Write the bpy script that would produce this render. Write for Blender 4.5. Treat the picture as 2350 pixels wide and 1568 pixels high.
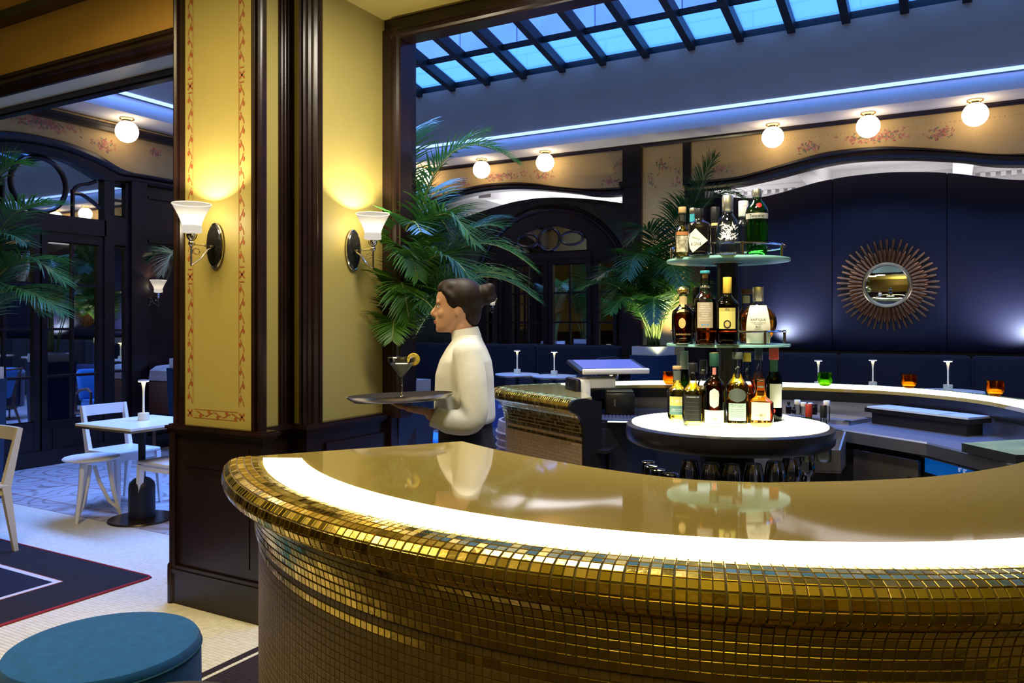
import bpy, math, random
import numpy as np
from mathutils import Vector, Matrix

for o in list(bpy.data.objects):
    bpy.data.objects.remove(o, do_unlink=True)
S = bpy.context.scene
COL = S.collection
R = math.radians
rnd = random.Random(7)

# ---------------------------------------------------------------- camera
YAW = R(29.25)
EYE = Vector((0.0, 0.0, 1.5))
FPX, PCX, HOR = 1795.0, 1175.0, 740.0          # focal length, centre column and horizon row of a 2350 px wide frame
cam = bpy.data.cameras.new('camera')
cam.sensor_fit = 'HORIZONTAL'
cam.sensor_width = 36.0
cam.lens = 36.0 * FPX / 2350.0
cam.shift_y = -(784.0 - HOR) / 2350.0
cam.clip_start = 0.05
camo = bpy.data.objects.new('camera', cam)
camo.location = EYE
camo.rotation_euler = (R(90), 0, YAW)
COL.objects.link(camo)
S.camera = camo

# ---------------------------------------------------------------- world: dusk sky
W = bpy.data.worlds.new('dusk')
S.world = W
W.use_nodes = True
bg = W.node_tree.nodes['Background']
bg.inputs[0].default_value = (0.12, 0.32, 1.0, 1)
bg.inputs[1].default_value = 3.6

# ---------------------------------------------------------------- large lamps of the place, and added fills
def area(name, loc, rot, sx, sy, power, col, spread=180):
    l = bpy.data.lights.new(name, 'AREA')
    l.shape = 'RECTANGLE'
    l.size, l.size_y = sx, sy
    l.energy = power
    l.color = col
    l.spread = R(spread)
    o = bpy.data.objects.new(name, l)
    o.location = loc
    o.rotation_euler = rot
    COL.objects.link(o)
    return o

def spot(name, loc, target, power, col, angle=60, blend=0.6, rad=0.03):
    l = bpy.data.lights.new(name, 'SPOT')
    l.energy, l.color = power, col
    l.spot_size, l.spot_blend, l.shadow_soft_size = R(angle), blend, rad
    o = bpy.data.objects.new(name, l)
    o.location = loc
    o.rotation_euler = (Vector(target) - Vector(loc)).to_track_quat('-Z', 'Y').to_euler()
    COL.objects.link(o)
    return o

def bulb(name, loc, power, col, rad=0.03):
    l = bpy.data.lights.new(name, 'POINT')
    l.energy, l.color, l.shadow_soft_size = power, col, rad
    o = bpy.data.objects.new(name, l)
    o.location = loc
    COL.objects.link(o)
    return o

BLUE = (0.15, 0.31, 1.0)
WARM = (1.0, 0.80, 0.44)
# added blue fills below the glass roof strengthen the skylight, warm lamps under the front room's ceiling (all outside the frame)
area('blue_fill', (-4.2, 5.0, 5.35), (0, 0, 0), 5.5, 0.8, 330, BLUE, 95)
area('blue_fill', (1.0, 5.0, 5.35), (0, 0, 0), 3.0, 0.8, 120, BLUE, 95)
area('front_room_lamp', (-3.1, 1.15, 3.52), (0, 0, 0), 1.2, 0.8, 84, WARM, 165)
area('ceiling_fill', (0.6, -1.6, 2.3), (R(180), 0, 0), 2.2, 1.2, 112, (1.0, .88, .46))  # added unseen uplight, brightens the ceiling that the gold tiles mirror
area('bar_light', (-1.75, 2.95, 3.31), (0, 0, 0), 0.9, 0.5, 50, (1.0, .93, .76))
area('bar_light', (-0.6, 1.75, 3.55), (R(27), 0, R(4)), 0.4, 0.3, 17, (1.0, .93, .76), 60)  # added fill aimed at the tower to brighten the bottle labels
area('gallery_lamp', (-4.8, 11.4, 3.0), (R(180), 0, 0), 4.5, 1.2, 75, (0.95, 0.95, 1.0))
area('gallery_lamp', (0.4, 11.4, 3.0), (R(180), 0, 0), 4.0, 1.2, 30, (0.95, 0.92, 0.95))
# wall washers hidden behind the banquette
spot('panel_washer', (-1.88, 9.72, 1.19), (-1.60, 10.06, 1.72), 62, (0.62, 0.72, 1.0), 92, 1.0)
spot('panel_washer', (0.82, 9.72, 1.19), (0.52, 10.06, 1.70), 95, (0.62, 0.72, 1.0), 92, 1.0)
spot('palm_spot', (-2.88, 9.10, 1.25), (-3.08, 9.45, 2.1), 80, (1.0, 0.86, 0.45), 110, 0.8)
spot('palm_spot', (-2.78, 8.50, 1.00), (-3.06, 8.95, 2.0), 80, (0.95, 1.0, 0.55), 80, 0.9)  # added spot, brightens the front of the foliage from below
spot('palm_spot', (-2.75, 4.3, 0.95), (-3.05, 4.3, 2.3), 22, (0.9, 1.0, 0.75), 80, 0.8)

S.view_settings.view_transform = 'Standard'
S.view_settings.look = 'None'
S.view_settings.gamma = 1.0
S.view_settings.use_curve_mapping = False
S.view_settings.exposure = 0.0
S.cycles.max_bounces = 9
S.cycles.diffuse_bounces = 3
S.cycles.glossy_bounces = 4
S.cycles.transmission_bounces = 8
S.cycles.transparent_max_bounces = 24
S.cycles.sample_clamp_indirect = 6.0
S.cycles.caustics_reflective = False
S.cycles.caustics_refractive = False
S.cycles.use_denoising = True
S.cycles.adaptive_threshold = 0.02

# ---------------------------------------------------------------- helpers
_s, _c = math.sin(YAW), math.cos(YAW)

def at(px, py, d):
    """the point that stands d metres deep in the room along the photograph's line of sight"""
    u, v = (px - PCX) / FPX, (HOR - py) / FPX
    return Vector((d * (-_s + u * _c), d * (_c + u * _s), 1.5 + v * d))

def at_z(px, py, z):
    return at(px, py, (z - 1.5) * FPX / (HOR - py))

def at_y(px, py, y):
    u = (px - PCX) / FPX
    return at(px, py, y / (_c + u * _s))

def at_x(px, py, x):
    u = (px - PCX) / FPX
    return at(px, py, x / (-_s + u * _c))

class MB:
    """collects shapes for ONE mesh object"""
    def __init__(self):
        self.v, self.f, self.m = [], [], []

    def add(self, vs, fs, mi=0):
        b = len(self.v)
        self.v += [tuple(p) for p in vs]
        self.f += [tuple(i + b for i in f) for f in fs]
        self.m += [mi] * len(fs)
        return self

    def hexa(self, p, mi=0):
        return self.add(p, [(3, 2, 1, 0), (4, 5, 6, 7), (0, 1, 5, 4), (1, 2, 6, 5), (2, 3, 7, 6), (3, 0, 4, 7)], mi)

    def box(self, x0, x1, y0, y1, z0, z1, mi=0):
        return self.hexa([(x0, y0, z0), (x1, y0, z0), (x1, y1, z0), (x0, y1, z0), (x0, y0, z1), (x1, y0, z1), (x1, y1, z1), (x0, y1, z1)], mi)

    def beam(self, a, b, w, h, up=(0, 0, 1), w1=None, h1=None, mi=0):
        """rectangular bar from a to b, w across, h along up, tapering to w1, h1"""
        a, b = Vector(a), Vector(b)
        t = (b - a).normalized()
        up = Vector(up)
        s = t.cross(up)
        if s.length < 1e-6:
            s = t.cross(Vector((1, 0, 0)))
        s.normalize()
        u = s.cross(t).normalized()
        w1 = w if w1 is None else w1
        h1 = h if h1 is None else h1
        ps = []
        for c, ww, hh in ((a, w, h), (b, w1, h1)):
            ps += [c - s * ww / 2 - u * hh / 2, c + s * ww / 2 - u * hh / 2, c + s * ww / 2 + u * hh / 2, c - s * ww / 2 + u * hh / 2]
        return self.hexa(ps, mi)

    def rbox(self, x0, x1, y0, y1, z0, z1, r=0.02, n=3, mi=0):
        """box with rounded edges"""
        vs, fs = [], []
        hx, hy, hz = (x1 - x0) / 2, (y1 - y0) / 2, (z1 - z0) / 2
        c = Vector(((x0 + x1) / 2, (y0 + y1) / 2, (z0 + z1) / 2))
        r = min(r, hx, hy, hz)
        k = 2 * n
        rings = []
        for i in range(k + 1):
            if i <= n - 0:
                pass
            th = -math.pi / 2 + math.pi * i / k
            zz = (hz - r) * (1 if th > 1e-9 else -1 if th < -1e-9 else 0) + r * math.sin(th)
            if abs(th) < 1e-9:
                rings.append((-(hz - r), 1.0)); rings.append(((hz - r), 1.0)); continue
            rings.append((zz, math.cos(th)))
        m = 4 * (n + 1)
        for zz, cr in rings:
            for q in range(4):
                sx, sy = ((1, 1), (-1, 1), (-1, -1), (1, -1))[q]
                for j in range(n + 1):
                    a = math.pi / 2 * (q + j / n)
                    vs.append(c + Vector((sx * (hx - r) + r * cr * math.cos(a), sy * (hy - r) + r * cr * math.sin(a), zz)))
        L = len(rings)
        for i in range(L - 1):
            for j in range(m):
                fs.append((i * m + j, i * m + (j + 1) % m, (i + 1) * m + (j + 1) % m, (i + 1) * m + j))
        fs.append(tuple(range(m - 1, -1, -1)))
        fs.append(tuple((L - 1) * m + j for j in range(m)))
        return self.add(vs, fs, mi)

    def lathe(self, prof, seg=24, c=(0, 0, 0), a0=0.0, a1=2 * math.pi, mi=0, sq=0.0):
        """profile of (r, z) turned about z; sq > 0 squares the section"""
        full = abs(a1 - a0 - 2 * math.pi) < 1e-6
        n = seg if full else seg + 1
        vs, fs = [], []
        for r, z in prof:
            for j in range(n):
                a = a0 + (a1 - a0) * j / seg
                ca, sa = math.cos(a), math.sin(a)
                k = 1.0
                if sq:
                    e = 2.0 / (1.0 + 5 * sq)
                    k = 1.0 / ((abs(ca) ** (2 / e) + abs(sa) ** (2 / e)) ** (e / 2))
                vs.append((c[0] + r * k * ca, c[1] + r * k * sa, c[2] + z))
        for i in range(len(prof) - 1):
            for j in range(seg):
                k = (j + 1) % n
                fs.append((i * n + j, i * n + k, (i + 1) * n + k, (i + 1) * n + j))
        if full:
            if prof[0][0] > 1e-6:
                fs.append(tuple(range(n - 1, -1, -1)))
            if prof[-1][0] > 1e-6:
                fs.append(tuple((len(prof) - 1) * n + j for j in range(n)))
        return self.add(vs, fs, mi)

    def tube(self, pts, r, seg=8, closed=False, mi=0):
        pts = [Vector(p) for p in pts]
        n = len(pts)
        rr = r if isinstance(r, (list, tuple)) else [r] * n
        vs, fs = [], []
        up = None
        for i, p in enumerate(pts):
            if closed:
                t = pts[(i + 1) % n] - pts[i - 1]
            else:
                t = pts[min(i + 1, n - 1)] - pts[max(i - 1, 0)]
            t.normalize()
            if up is None:
                up = Vector((0, 0, 1)) if abs(t.z) < 0.9 else Vector((1, 0, 0))
            s = t.cross(up).normalized()
            up = s.cross(t).normalized()
            for j in range(seg):
                a = 2 * math.pi * j / seg
                vs.append(p + (s * math.cos(a) + up * math.sin(a)) * rr[i])
        m = n if closed else n - 1
        for i in range(m):
            for j in range(seg):
                k, q = (j + 1) % seg, (i + 1) % n
                fs.append((i * seg + j, i * seg + k, q * seg + k, q * seg + j))
        if not closed:
            fs.append(tuple(range(seg - 1, -1, -1)))
            fs.append(tuple((n - 1) * seg + j for j in range(seg)))
        return self.add(vs, fs, mi)

    def prism(self, poly, fn0, fn1, mi=0):
        """polygon of (a, b) between two placements"""
        n = len(poly)
        vs = [fn0(*p) for p in poly] + [fn1(*p) for p in poly]
        fs = [tuple(range(n - 1, -1, -1)), tuple(range(n, 2 * n))]
        for i in range(n):
            k = (i + 1) % n
            fs.append((i, k, n + k, n + i))
        return self.add(vs, fs, mi)

    def strip(self, rows, closed=False, mi=0):
        """grid of rows of points"""
        n = len(rows[0])
        vs = [p for r in rows for p in r]
        fs = []
        for i in range(len(rows) - 1 + (1 if closed else 0)):
            q = (i + 1) % len(rows)
            for j in range(n - 1):
                fs.append((i * n + j, i * n + j + 1, q * n + j + 1, q * n + j))
        return self.add(vs, fs, mi)

    def ball(self, c, r, seg=16, rings=10, sc=(1, 1, 1), mi=0):
        vs, fs = [], []
        for i in range(rings + 1):
            t = math.pi * i / rings
            for j in range(seg):
                a = 2 * math.pi * j / seg
                vs.append((c[0] + r * sc[0] * math.sin(t) * math.cos(a), c[1] + r * sc[1] * math.sin(t) * math.sin(a), c[2] - r * sc[2] * math.cos(t)))
        for i in range(rings):
            for j in range(seg):
                k = (j + 1) % seg
                fs.append((i * seg + j, i * seg + k, (i + 1) * seg + k, (i + 1) * seg + j))
        return self.add(vs, fs, mi)

    def xf(self, M):
        self.v = [tuple(M @ Vector(p)) for p in self.v]
        return self

    def build(self, name, mats, parent=None, smooth=True, loc=None, angle=38):
        me = bpy.data.meshes.new(name)
        me.from_pydata([tuple(p) for p in self.v], [], self.f)
        ms = mats if isinstance(mats, (list, tuple)) else [mats]
        for m in ms:
            me.materials.append(m)
        if len(ms) > 1:
            me.polygons.foreach_set('material_index', self.m)
        me.validate()
        me.update()
        if smooth:
            me.polygons.foreach_set('use_smooth', [True] * len(me.polygons))
            me.set_sharp_from_angle(angle=R(angle))
        o = bpy.data.objects.new(name, me)
        COL.objects.link(o)
        if parent is not None:
            o.parent = parent
        if loc is not None:
            o.location = loc
        return o

def thing(name, label, cat, loc=(0, 0, 0), rz=0.0, group=None):
    o = bpy.data.objects.new(name, None)
    o.empty_display_size = 0.1
    COL.objects.link(o)
    o.location = loc
    o.rotation_euler = (0, 0, rz)
    return tag(o, label, cat, group)

def tag(o, label, cat, group=None):
    o['label'] = label
    o['category'] = cat
    if group:
        o['group'] = group
    return o

def struct(o):
    o['kind'] = 'structure'
    return o

def dup(root, loc, rz, label, group=None):
    r = root.copy()
    COL.objects.link(r)
    r.location = loc
    r.rotation_euler = (0, 0, rz)
    r['label'] = label
    if group:
        r['group'] = group
    for ch in list(root.children):
        c = ch.copy(); COL.objects.link(c); c.parent = r
        for g in list(ch.children):
            d = g.copy(); COL.objects.link(d); d.parent = c
    return r

def spline(pts, n=8):
    """Catmull-Rom through the points"""
    P = [Vector(p) for p in pts]
    P = [2 * P[0] - P[1]] + P + [2 * P[-1] - P[-2]]
    out = []
    for i in range(1, len(P) - 2):
        for k in range(n):
            t = k / n
            out.append(0.5 * ((2 * P[i]) + (P[i + 1] - P[i - 1]) * t + (2 * P[i - 1] - 5 * P[i] + 4 * P[i + 1] - P[i + 2]) * t * t + (3 * P[i] - P[i - 1] - 3 * P[i + 1] + P[i + 2]) * t ** 3))
    out.append(P[-2])
    return out

def sweep_profile(mb, path, prof, nrm, out_dir, mi=0, closed=False):
    """moulding: a profile (a outwards, b along out_dir) swept along a planar path with plane normal nrm"""
    path = [Vector(p) for p in path]
    nrm = Vector(nrm).normalized()
    rows = []
    n = len(path)
    for i, p in enumerate(path):
        t0 = (path[i] - path[i - 1]).normalized() if (i > 0 or closed) else None
        t1 = (path[(i + 1) % n] - path[i]).normalized() if (i < n - 1 or closed) else None
        t0 = t0 or t1
        t1 = t1 or t0
        s0, s1 = t0.cross(nrm), t1.cross(nrm)
        s = (s0 + s1).normalized()
        s = s / max(s.dot(s0), 0.3)
        rows.append([p + s * a + nrm * b for a, b in prof])
    mb.strip(rows, closed=closed, mi=mi)
    if not closed:
        k = len(prof)
        b0 = len(mb.v) - k * n
        mb.f.append(tuple(b0 + j for j in range(k))); mb.m.append(mi)
        mb.f.append(tuple(b0 + (n - 1) * k + j for j in range(k - 1, -1, -1))); mb.m.append(mi)
    return mb

# ---------------------------------------------------------------- materials
MATS = {}

def mat(name, base=(0.5, 0.5, 0.5), rough=0.5, metal=0.0, emit=None, estr=0.0, spec=0.5, coat=0.0, var=0.0, vscale=8.0, bump=0.0, bscale=60.0, base2=None, sheen=0.0, trans=0.0, ior=1.45, obj_rand=None, island=None, rrange=None):
    m = bpy.data.materials.new(name)
    m.use_nodes = True
    nt = m.node_tree
    b = nt.nodes['Principled BSDF']
    b.inputs['Base Color'].default_value = (*base, 1)
    b.inputs['Roughness'].default_value = rough
    b.inputs['Metallic'].default_value = metal
    b.inputs['Specular IOR Level'].default_value = spec
    b.inputs['Coat Weight'].default_value = coat
    b.inputs['Coat Roughness'].default_value = 0.05
    b.inputs['Sheen Weight'].default_value = sheen
    b.inputs['Transmission Weight'].default_value = trans
    b.inputs['IOR'].default_value = ior
    if emit:
        b.inputs['Emission Color'].default_value = (*emit, 1)
        b.inputs['Emission Strength'].default_value = estr
    if var or base2:
        tc = nt.nodes.new('ShaderNodeTexCoord')
        nz = nt.nodes.new('ShaderNodeTexNoise')
        nz.inputs['Scale'].default_value = vscale
        nz.inputs['Detail'].default_value = 5
        nt.links.new(tc.outputs['Object'], nz.inputs['Vector'])
        cr = nt.nodes.new('ShaderNodeValToRGB')
        c2 = base2 or tuple(min(1, x * (1 + var)) for x in base)
        c1 = base if base2 else tuple(x * (1 - var) for x in base)
        cr.color_ramp.elements[0].position = 0.35
        cr.color_ramp.elements[1].position = 0.68
        cr.color_ramp.elements[0].color = (*c1, 1)
        cr.color_ramp.elements[1].color = (*c2, 1)
        nt.links.new(nz.outputs[0], cr.inputs[0])
        nt.links.new(cr.outputs[0], b.inputs['Base Color'])
    if obj_rand or island:
        if obj_rand:
            src = nt.nodes.new('ShaderNodeObjectInfo').outputs['Random']
        else:
            src = nt.nodes.new('ShaderNodeNewGeometry').outputs['Random Per Island']
        cr = nt.nodes.new('ShaderNodeValToRGB')
        cols = obj_rand or island
        while len(cr.color_ramp.elements) < len(cols):
            cr.color_ramp.elements.new(0.5)
        for i, c in enumerate(cols):
            cr.color_ramp.elements[i].position = i / (len(cols) - 1)
            cr.color_ramp.elements[i].color = (*c, 1)
        nt.links.new(src, cr.inputs[0])
        nt.links.new(cr.outputs[0], b.inputs['Base Color'])
        if rrange:
            mr = nt.nodes.new('ShaderNodeMapRange')
            mu = nt.nodes.new('ShaderNodeMath'); mu.operation = 'MULTIPLY'; mu.inputs[1].default_value = 7.31
            fr = nt.nodes.new('ShaderNodeMath'); fr.operation = 'FRACT'
            nt.links.new(src, mu.inputs[0]); nt.links.new(mu.outputs[0], fr.inputs[0])
            mr.inputs['To Min'].default_value, mr.inputs['To Max'].default_value = rrange
            nt.links.new(fr.outputs[0], mr.inputs['Value'])
            nt.links.new(mr.outputs[0], b.inputs['Roughness'])
    if bump:
        tc = nt.nodes.new('ShaderNodeTexCoord')
        nz = nt.nodes.new('ShaderNodeTexNoise')
        nz.inputs['Scale'].default_value = bscale
        nz.inputs['Detail'].default_value = 4
        nt.links.new(tc.outputs['Object'], nz.inputs['Vector'])
        bp = nt.nodes.new('ShaderNodeBump')
        bp.inputs['Strength'].default_value = bump
        bp.inputs['Distance'].default_value = 0.004
        nt.links.new(nz.outputs[0], bp.inputs['Height'])
        nt.links.new(bp.outputs[0], b.inputs['Normal'])
    MATS[name] = m
    return m

def thin_glass(name, tint=(1, 1, 1), refl=0.9, edge=0.25, rough=0.0):
    """clear sheet or blown glass: light passes straight, the rims mirror"""
    m = bpy.data.materials.new(name)
    m.use_nodes = True
    nt = m.node_tree
    nt.nodes.clear()
    out = nt.nodes.new('ShaderNodeOutputMaterial')
    mx = nt.nodes.new('ShaderNodeMixShader')
    tr = nt.nodes.new('ShaderNodeBsdfTransparent'); tr.inputs[0].default_value = (*tint, 1)
    gl = nt.nodes.new('ShaderNodeBsdfGlossy'); gl.inputs[0].default_value = (refl, refl, refl, 1); gl.inputs['Roughness'].default_value = rough
    lw = nt.nodes.new('ShaderNodeLayerWeight'); lw.inputs[0].default_value = edge
    nt.links.new(lw.outputs['Fresnel'], mx.inputs[0])
    nt.links.new(tr.outputs[0], mx.inputs[1])
    nt.links.new(gl.outputs[0], mx.inputs[2])
    nt.links.new(mx.outputs[0], out.inputs[0])
    MATS[name] = m
    return m

def liquid(name, col, ior=1.25):
    m = bpy.data.materials.new(name)
    m.use_nodes = True
    nt = m.node_tree
    nt.nodes.clear()
    out = nt.nodes.new('ShaderNodeOutputMaterial')
    g = nt.nodes.new('ShaderNodeBsdfGlass'); g.inputs[0].default_value = (*col, 1); g.inputs['Roughness'].default_value = 0.02; g.inputs['IOR'].default_value = ior
    t = nt.nodes.new('ShaderNodeBsdfTransparent'); t.inputs[0].default_value = (*col, 1)
    mx = nt.nodes.new('ShaderNodeMixShader'); mx.inputs[0].default_value = 0.45
    nt.links.new(g.outputs[0], mx.inputs[1]); nt.links.new(t.outputs[0], mx.inputs[2])
    nt.links.new(mx.outputs[0], out.inputs[0])
    MATS[name] = m
    return m

WOOD = mat('mahogany', (0.018, 0.007, 0.006), 0.27, spec=0.55, var=0.35, vscale=5, bump=0.05, bscale=40)
WOODB = mat('dark_panel_wood', (0.013, 0.006, 0.006), 0.32, spec=0.5, var=0.3, vscale=4)
OCHRE = mat('olive_ochre_paint', (0.45, 0.355, 0.092), 0.55, base2=(0.39, 0.32, 0.098), vscale=1.6, bump=0.05, bscale=260)
ORANGE = mat('orange_ochre_paint', (0.66, 0.37, 0.080), 0.6, var=0.06, vscale=2)
CREAM = mat('cream_frieze_paint', (0.55, 0.37, 0.15), 0.6, var=0.08, vscale=3)
GREY = mat('grey_plaster', (0.42, 0.31, 0.24), 0.8, var=0.04, vscale=2)
WHITE = mat('white_plaster', (0.80, 0.78, 0.78), 0.7, var=0.02)
NAVYP = mat('navy_leather_panel', (0.013, 0.012, 0.034), 0.42, spec=0.6, bump=0.05, bscale=300)
NAVY = mat('navy_upholstery', (0.003, 0.0035, 0.013), 0.75, sheen=0.15, bump=0.2, bscale=220)
GROUT = mat('grout', (0.30, 0.27, 0.22), 0.8)
MIRROR = mat('mirror_pane', (0.62, 0.64, 0.66), 0.02, metal=1.0)
IRON = mat('black_iron', (0.006, 0.007, 0.012), 0.45)
CHROME = mat('chrome', (0.80, 0.79, 0.76), 0.10, metal=1.0)
STEEL = mat('brushed_steel', (0.46, 0.45, 0.45), 0.34, metal=1.0, bump=0.05, bscale=120)
BLACK = mat('black_lacquer', (0.008, 0.007, 0.008), 0.30)
BLACKM = mat('black_matt', (0.010, 0.010, 0.012), 0.6)
BRASS = mat('brass', (0.70, 0.52, 0.24), 0.25, metal=1.0)
GLOBE = mat('lit_opal_globe', (0.9, 0.85, 0.75), 0.3, emit=(1.0, 0.80, 0.52), estr=6.0)
WHITEL = mat('white_lacquer', (0.78, 0.76, 0.74), 0.35)
# ================================================================ the room shell
XL, YB = -8.25, 9.55

def mosaic_floor_material():
    m = mat('patterned_floor', (0.6, 0.58, 0.6), 0.45)
    nt = m.node_tree; b = nt.nodes['Principled BSDF']
    tc = nt.nodes.new('ShaderNodeTexCoord')
    br = nt.nodes.new('ShaderNodeTexBrick')
    br.inputs['Color1'].default_value = (0.56, 0.52, 0.50, 1); br.inputs['Color2'].default_value = (0.40, 0.38, 0.40, 1)
    br.inputs['Mortar'].default_value = (0.40, 0.27, 0.24, 1)
    br.inputs['Scale'].default_value = 1.0; br.inputs['Mortar Size'].default_value = 0.012
    br.inputs['Brick Width'].default_value = 0.95; br.inputs['Row Height'].default_value = 0.48
    nt.links.new(tc.outputs['Object'], br.inputs['Vector'])
    # scrollwork: rings turned inside each panel, wound up by noise
    vo = nt.nodes.new('ShaderNodeTexVoronoi'); vo.inputs['Scale'].default_value = 1.9; vo.inputs['Randomness'].default_value = .55
    nd = nt.nodes.new('ShaderNodeTexNoise'); nd.inputs['Scale'].default_value = 5.0
    ml = nt.nodes.new('ShaderNodeMath'); ml.operation = 'MULTIPLY_ADD'; ml.inputs[1].default_value = 34.0
    nm2 = nt.nodes.new('ShaderNodeMath'); nm2.operation = 'MULTIPLY'; nm2.inputs[1].default_value = 7.0
    sn = nt.nodes.new('ShaderNodeMath'); sn.operation = 'SINE'
    nt.links.new(tc.outputs['Object'], vo.inputs['Vector']); nt.links.new(tc.outputs['Object'], nd.inputs['Vector'])
    nt.links.new(nd.outputs[0], nm2.inputs[0]); nt.links.new(vo.outputs['Distance'], ml.inputs[0]); nt.links.new(nm2.outputs[0], ml.inputs[2]); nt.links.new(ml.outputs[0], sn.inputs[0])
    cr = nt.nodes.new('ShaderNodeValToRGB')
    cr.color_ramp.elements[0].position = 0.55; cr.color_ramp.elements[0].color = (1, 1, 1, 1)
    cr.color_ramp.elements[1].position = 0.95; cr.color_ramp.elements[1].color = (0.34, 0.17, 0.12, 1)
    nt.links.new(sn.outputs[0], cr.inputs[0])
    nz = nt.nodes.new('ShaderNodeTexNoise'); nz.inputs['Scale'].default_value = 3.5
    nt.links.new(tc.outputs['Object'], nz.inputs['Vector'])
    mx = nt.nodes.new('ShaderNodeMix'); mx.data_type = 'RGBA'; mx.blend_type = 'MULTIPLY'
    nt.links.new(nz.outputs[0], mx.inputs[0])
    nt.links.new(br.outputs[0], mx.inputs[6]); nt.links.new(cr.outputs[0], mx.inputs[7])
    nt.links.new(mx.outputs[2], b.inputs['Base Color'])
    return m

def tile_field_material():
    m = mat('tile_field', (0.6, 0.55, 0.45), 0.5)
    nt = m.node_tree; b = nt.nodes['Principled BSDF']
    tc = nt.nodes.new('ShaderNodeTexCoord')
    br = nt.nodes.new('ShaderNodeTexBrick'); br.offset = 0.0
    br.inputs['Color1'].default_value = (0.62, 0.58, 0.48, 1); br.inputs['Color2'].default_value = (0.56, 0.52, 0.43, 1)
    br.inputs['Mortar'].default_value = (0.24, 0.20, 0.14, 1)
    br.inputs['Scale'].default_value = 1.0; br.inputs['Mortar Size'].default_value = 0.0012
    br.inputs['Brick Width'].default_value = 0.0215; br.inputs['Row Height'].default_value = 0.0215
    nt.links.new(tc.outputs['Object'], br.inputs['Vector'])
    nt.links.new(br.outputs[0], b.inputs['Base Color'])
    return m

TILEW = mat('white_floor_tile', (0.7, 0.66, 0.5), 0.32, island=[(0.72, 0.68, 0.54), (0.78, 0.74, 0.61), (0.69, 0.65, 0.52)])
TILEO = mat('white_floor_tile_single', (0.7, 0.66, 0.5), 0.32, obj_rand=[(0.72, 0.68, 0.54), (0.78, 0.74, 0.61), (0.69, 0.65, 0.52)])
TILED = mat('dark_floor_tile', (0.035, 0.025, 0.030), 0.35)
FGROUT = mat('floor_grout', (0.25, 0.21, 0.15), 0.85)

# floor of the front room: slab with real tiles where the photograph lets them be told apart
fl = struct(MB().box(-9.2, 3.4, -3.6, 3.64, -0.12, -0.003).build('floor', FGROUT, smooth=False))
far_field = MB().box(-9.2, -6.9, -3.6, 3.64, -0.003, 0.0).box(-6.9, -2.722, -3.6, 1.2, -0.003, 0.0).build('tile_field', tile_field_material(), fl, smooth=False)
MB().box(-2.722, 3.4, -3.6, 1.2, -0.003, 0.0).build('dark_tile_field', TILED, fl, smooth=False)
P = 0.0215
def tile_mesh(h=0.0195 / 2, b=0.0012, top=0.0, z0=-0.004):
    mb = MB()
    v = [(-h, -h, z0), (h, -h, z0), (h, h, z0), (-h, h, z0), (-h, -h, top - b), (h, -h, top - b), (h, h, top - b), (-h, h, top - b),
         (-h + b, -h + b, top), (h - b, -h + b, top), (h - b, h - b, top), (-h + b, h - b, top)]
    f = [(0, 1, 5, 4), (1, 2, 6, 5), (2, 3, 7, 6), (3, 0, 4, 7), (4, 5, 9, 8), (5, 6, 10, 9), (6, 7, 11, 10), (7, 4, 8, 11), (8, 9, 10, 11)]
    return v, f
def dark_at(x):
    return -2.785 < x < -2.762 or x > -2.722
singles = []
many_v, many_f, many_d = [], [], []
tv, tf = tile_mesh()
tv = np.array(tv); tf = np.array(tf)
nx0, nx1, ny0, ny1 = int(-6.9 / P), int(-1.7 / P), int(1.2 / P), int(3.64 / P)
k = 0
vsl, fsl, dsl = [], [], []
for i in range(nx0, nx1):
    x = (i + .5) * P
    for j in range(ny0, ny1):
        y = (j + .5) * P
        if x < -4.15 and 0.1 < y < 2.95:
            continue                                   # under the rug
        if (x + .734) ** 2 + (y - 2.58) ** 2 < 1.80:
            continue                                   # under the bar
        if -3.60 < x < -3.02 and y > 2.82:
            continue                                   # under the pillar
        if -2.955 < x < -2.60 and 2.25 < y < 2.66 and len(singles) < 300:
            singles.append((x, y)); continue
        fsl.append(tf + k * 12); vsl.append(tv + np.array([x, y, rnd.uniform(-.0003, .0003)])); dsl += [1 if dark_at(x) else 0] * 9
        k += 1
def np_mesh(name, V, F, mats, midx, parent):
    me = bpy.data.meshes.new(name)
    V = np.concatenate(V); F = np.concatenate(F)
    me.vertices.add(len(V)); me.vertices.foreach_set('co', V.astype(np.float32).ravel())
    me.loops.add(F.size); me.loops.foreach_set('vertex_index', F.astype(np.int32).ravel())
    me.polygons.add(len(F)); me.polygons.foreach_set('loop_start', np.arange(0, F.size, 4, dtype=np.int32))
    for m in mats: me.materials.append(m)
    me.polygons.foreach_set('material_index', np.array(midx, dtype=np.int32))
    me.shade_flat()
    me.update(calc_edges=True)
    o = bpy.data.objects.new(name, me); COL.objects.link(o); o.parent = parent
    return o
ft = np_mesh('tile_mosaic', vsl, fsl, [TILEW, TILED], dsl, fl); ft['kind'] = 'stuff'
mt1 = MB().add(*tile_mesh()); t1 = mt1.build('tile', TILEO, fl, smooth=False)
mt2 = MB().add(*tile_mesh()); t2 = mt2.build('tile', TILED, fl, smooth=False)
used = set()
for x, y in singles:
    src = t2 if dark_at(x) else t1
    o = src if src.name not in used else src.copy()
    if src.name in used: COL.objects.link(o)
    used.add(src.name)
    o.location = (x, y, rnd.uniform(-.0003, .0003))

# patterned floor of the glass-roofed court
struct(MB().box(-9.2, 6.2, 3.64, 13.2, -0.12, 0.0).build('floor', mosaic_floor_material(), smooth=False))

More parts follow.
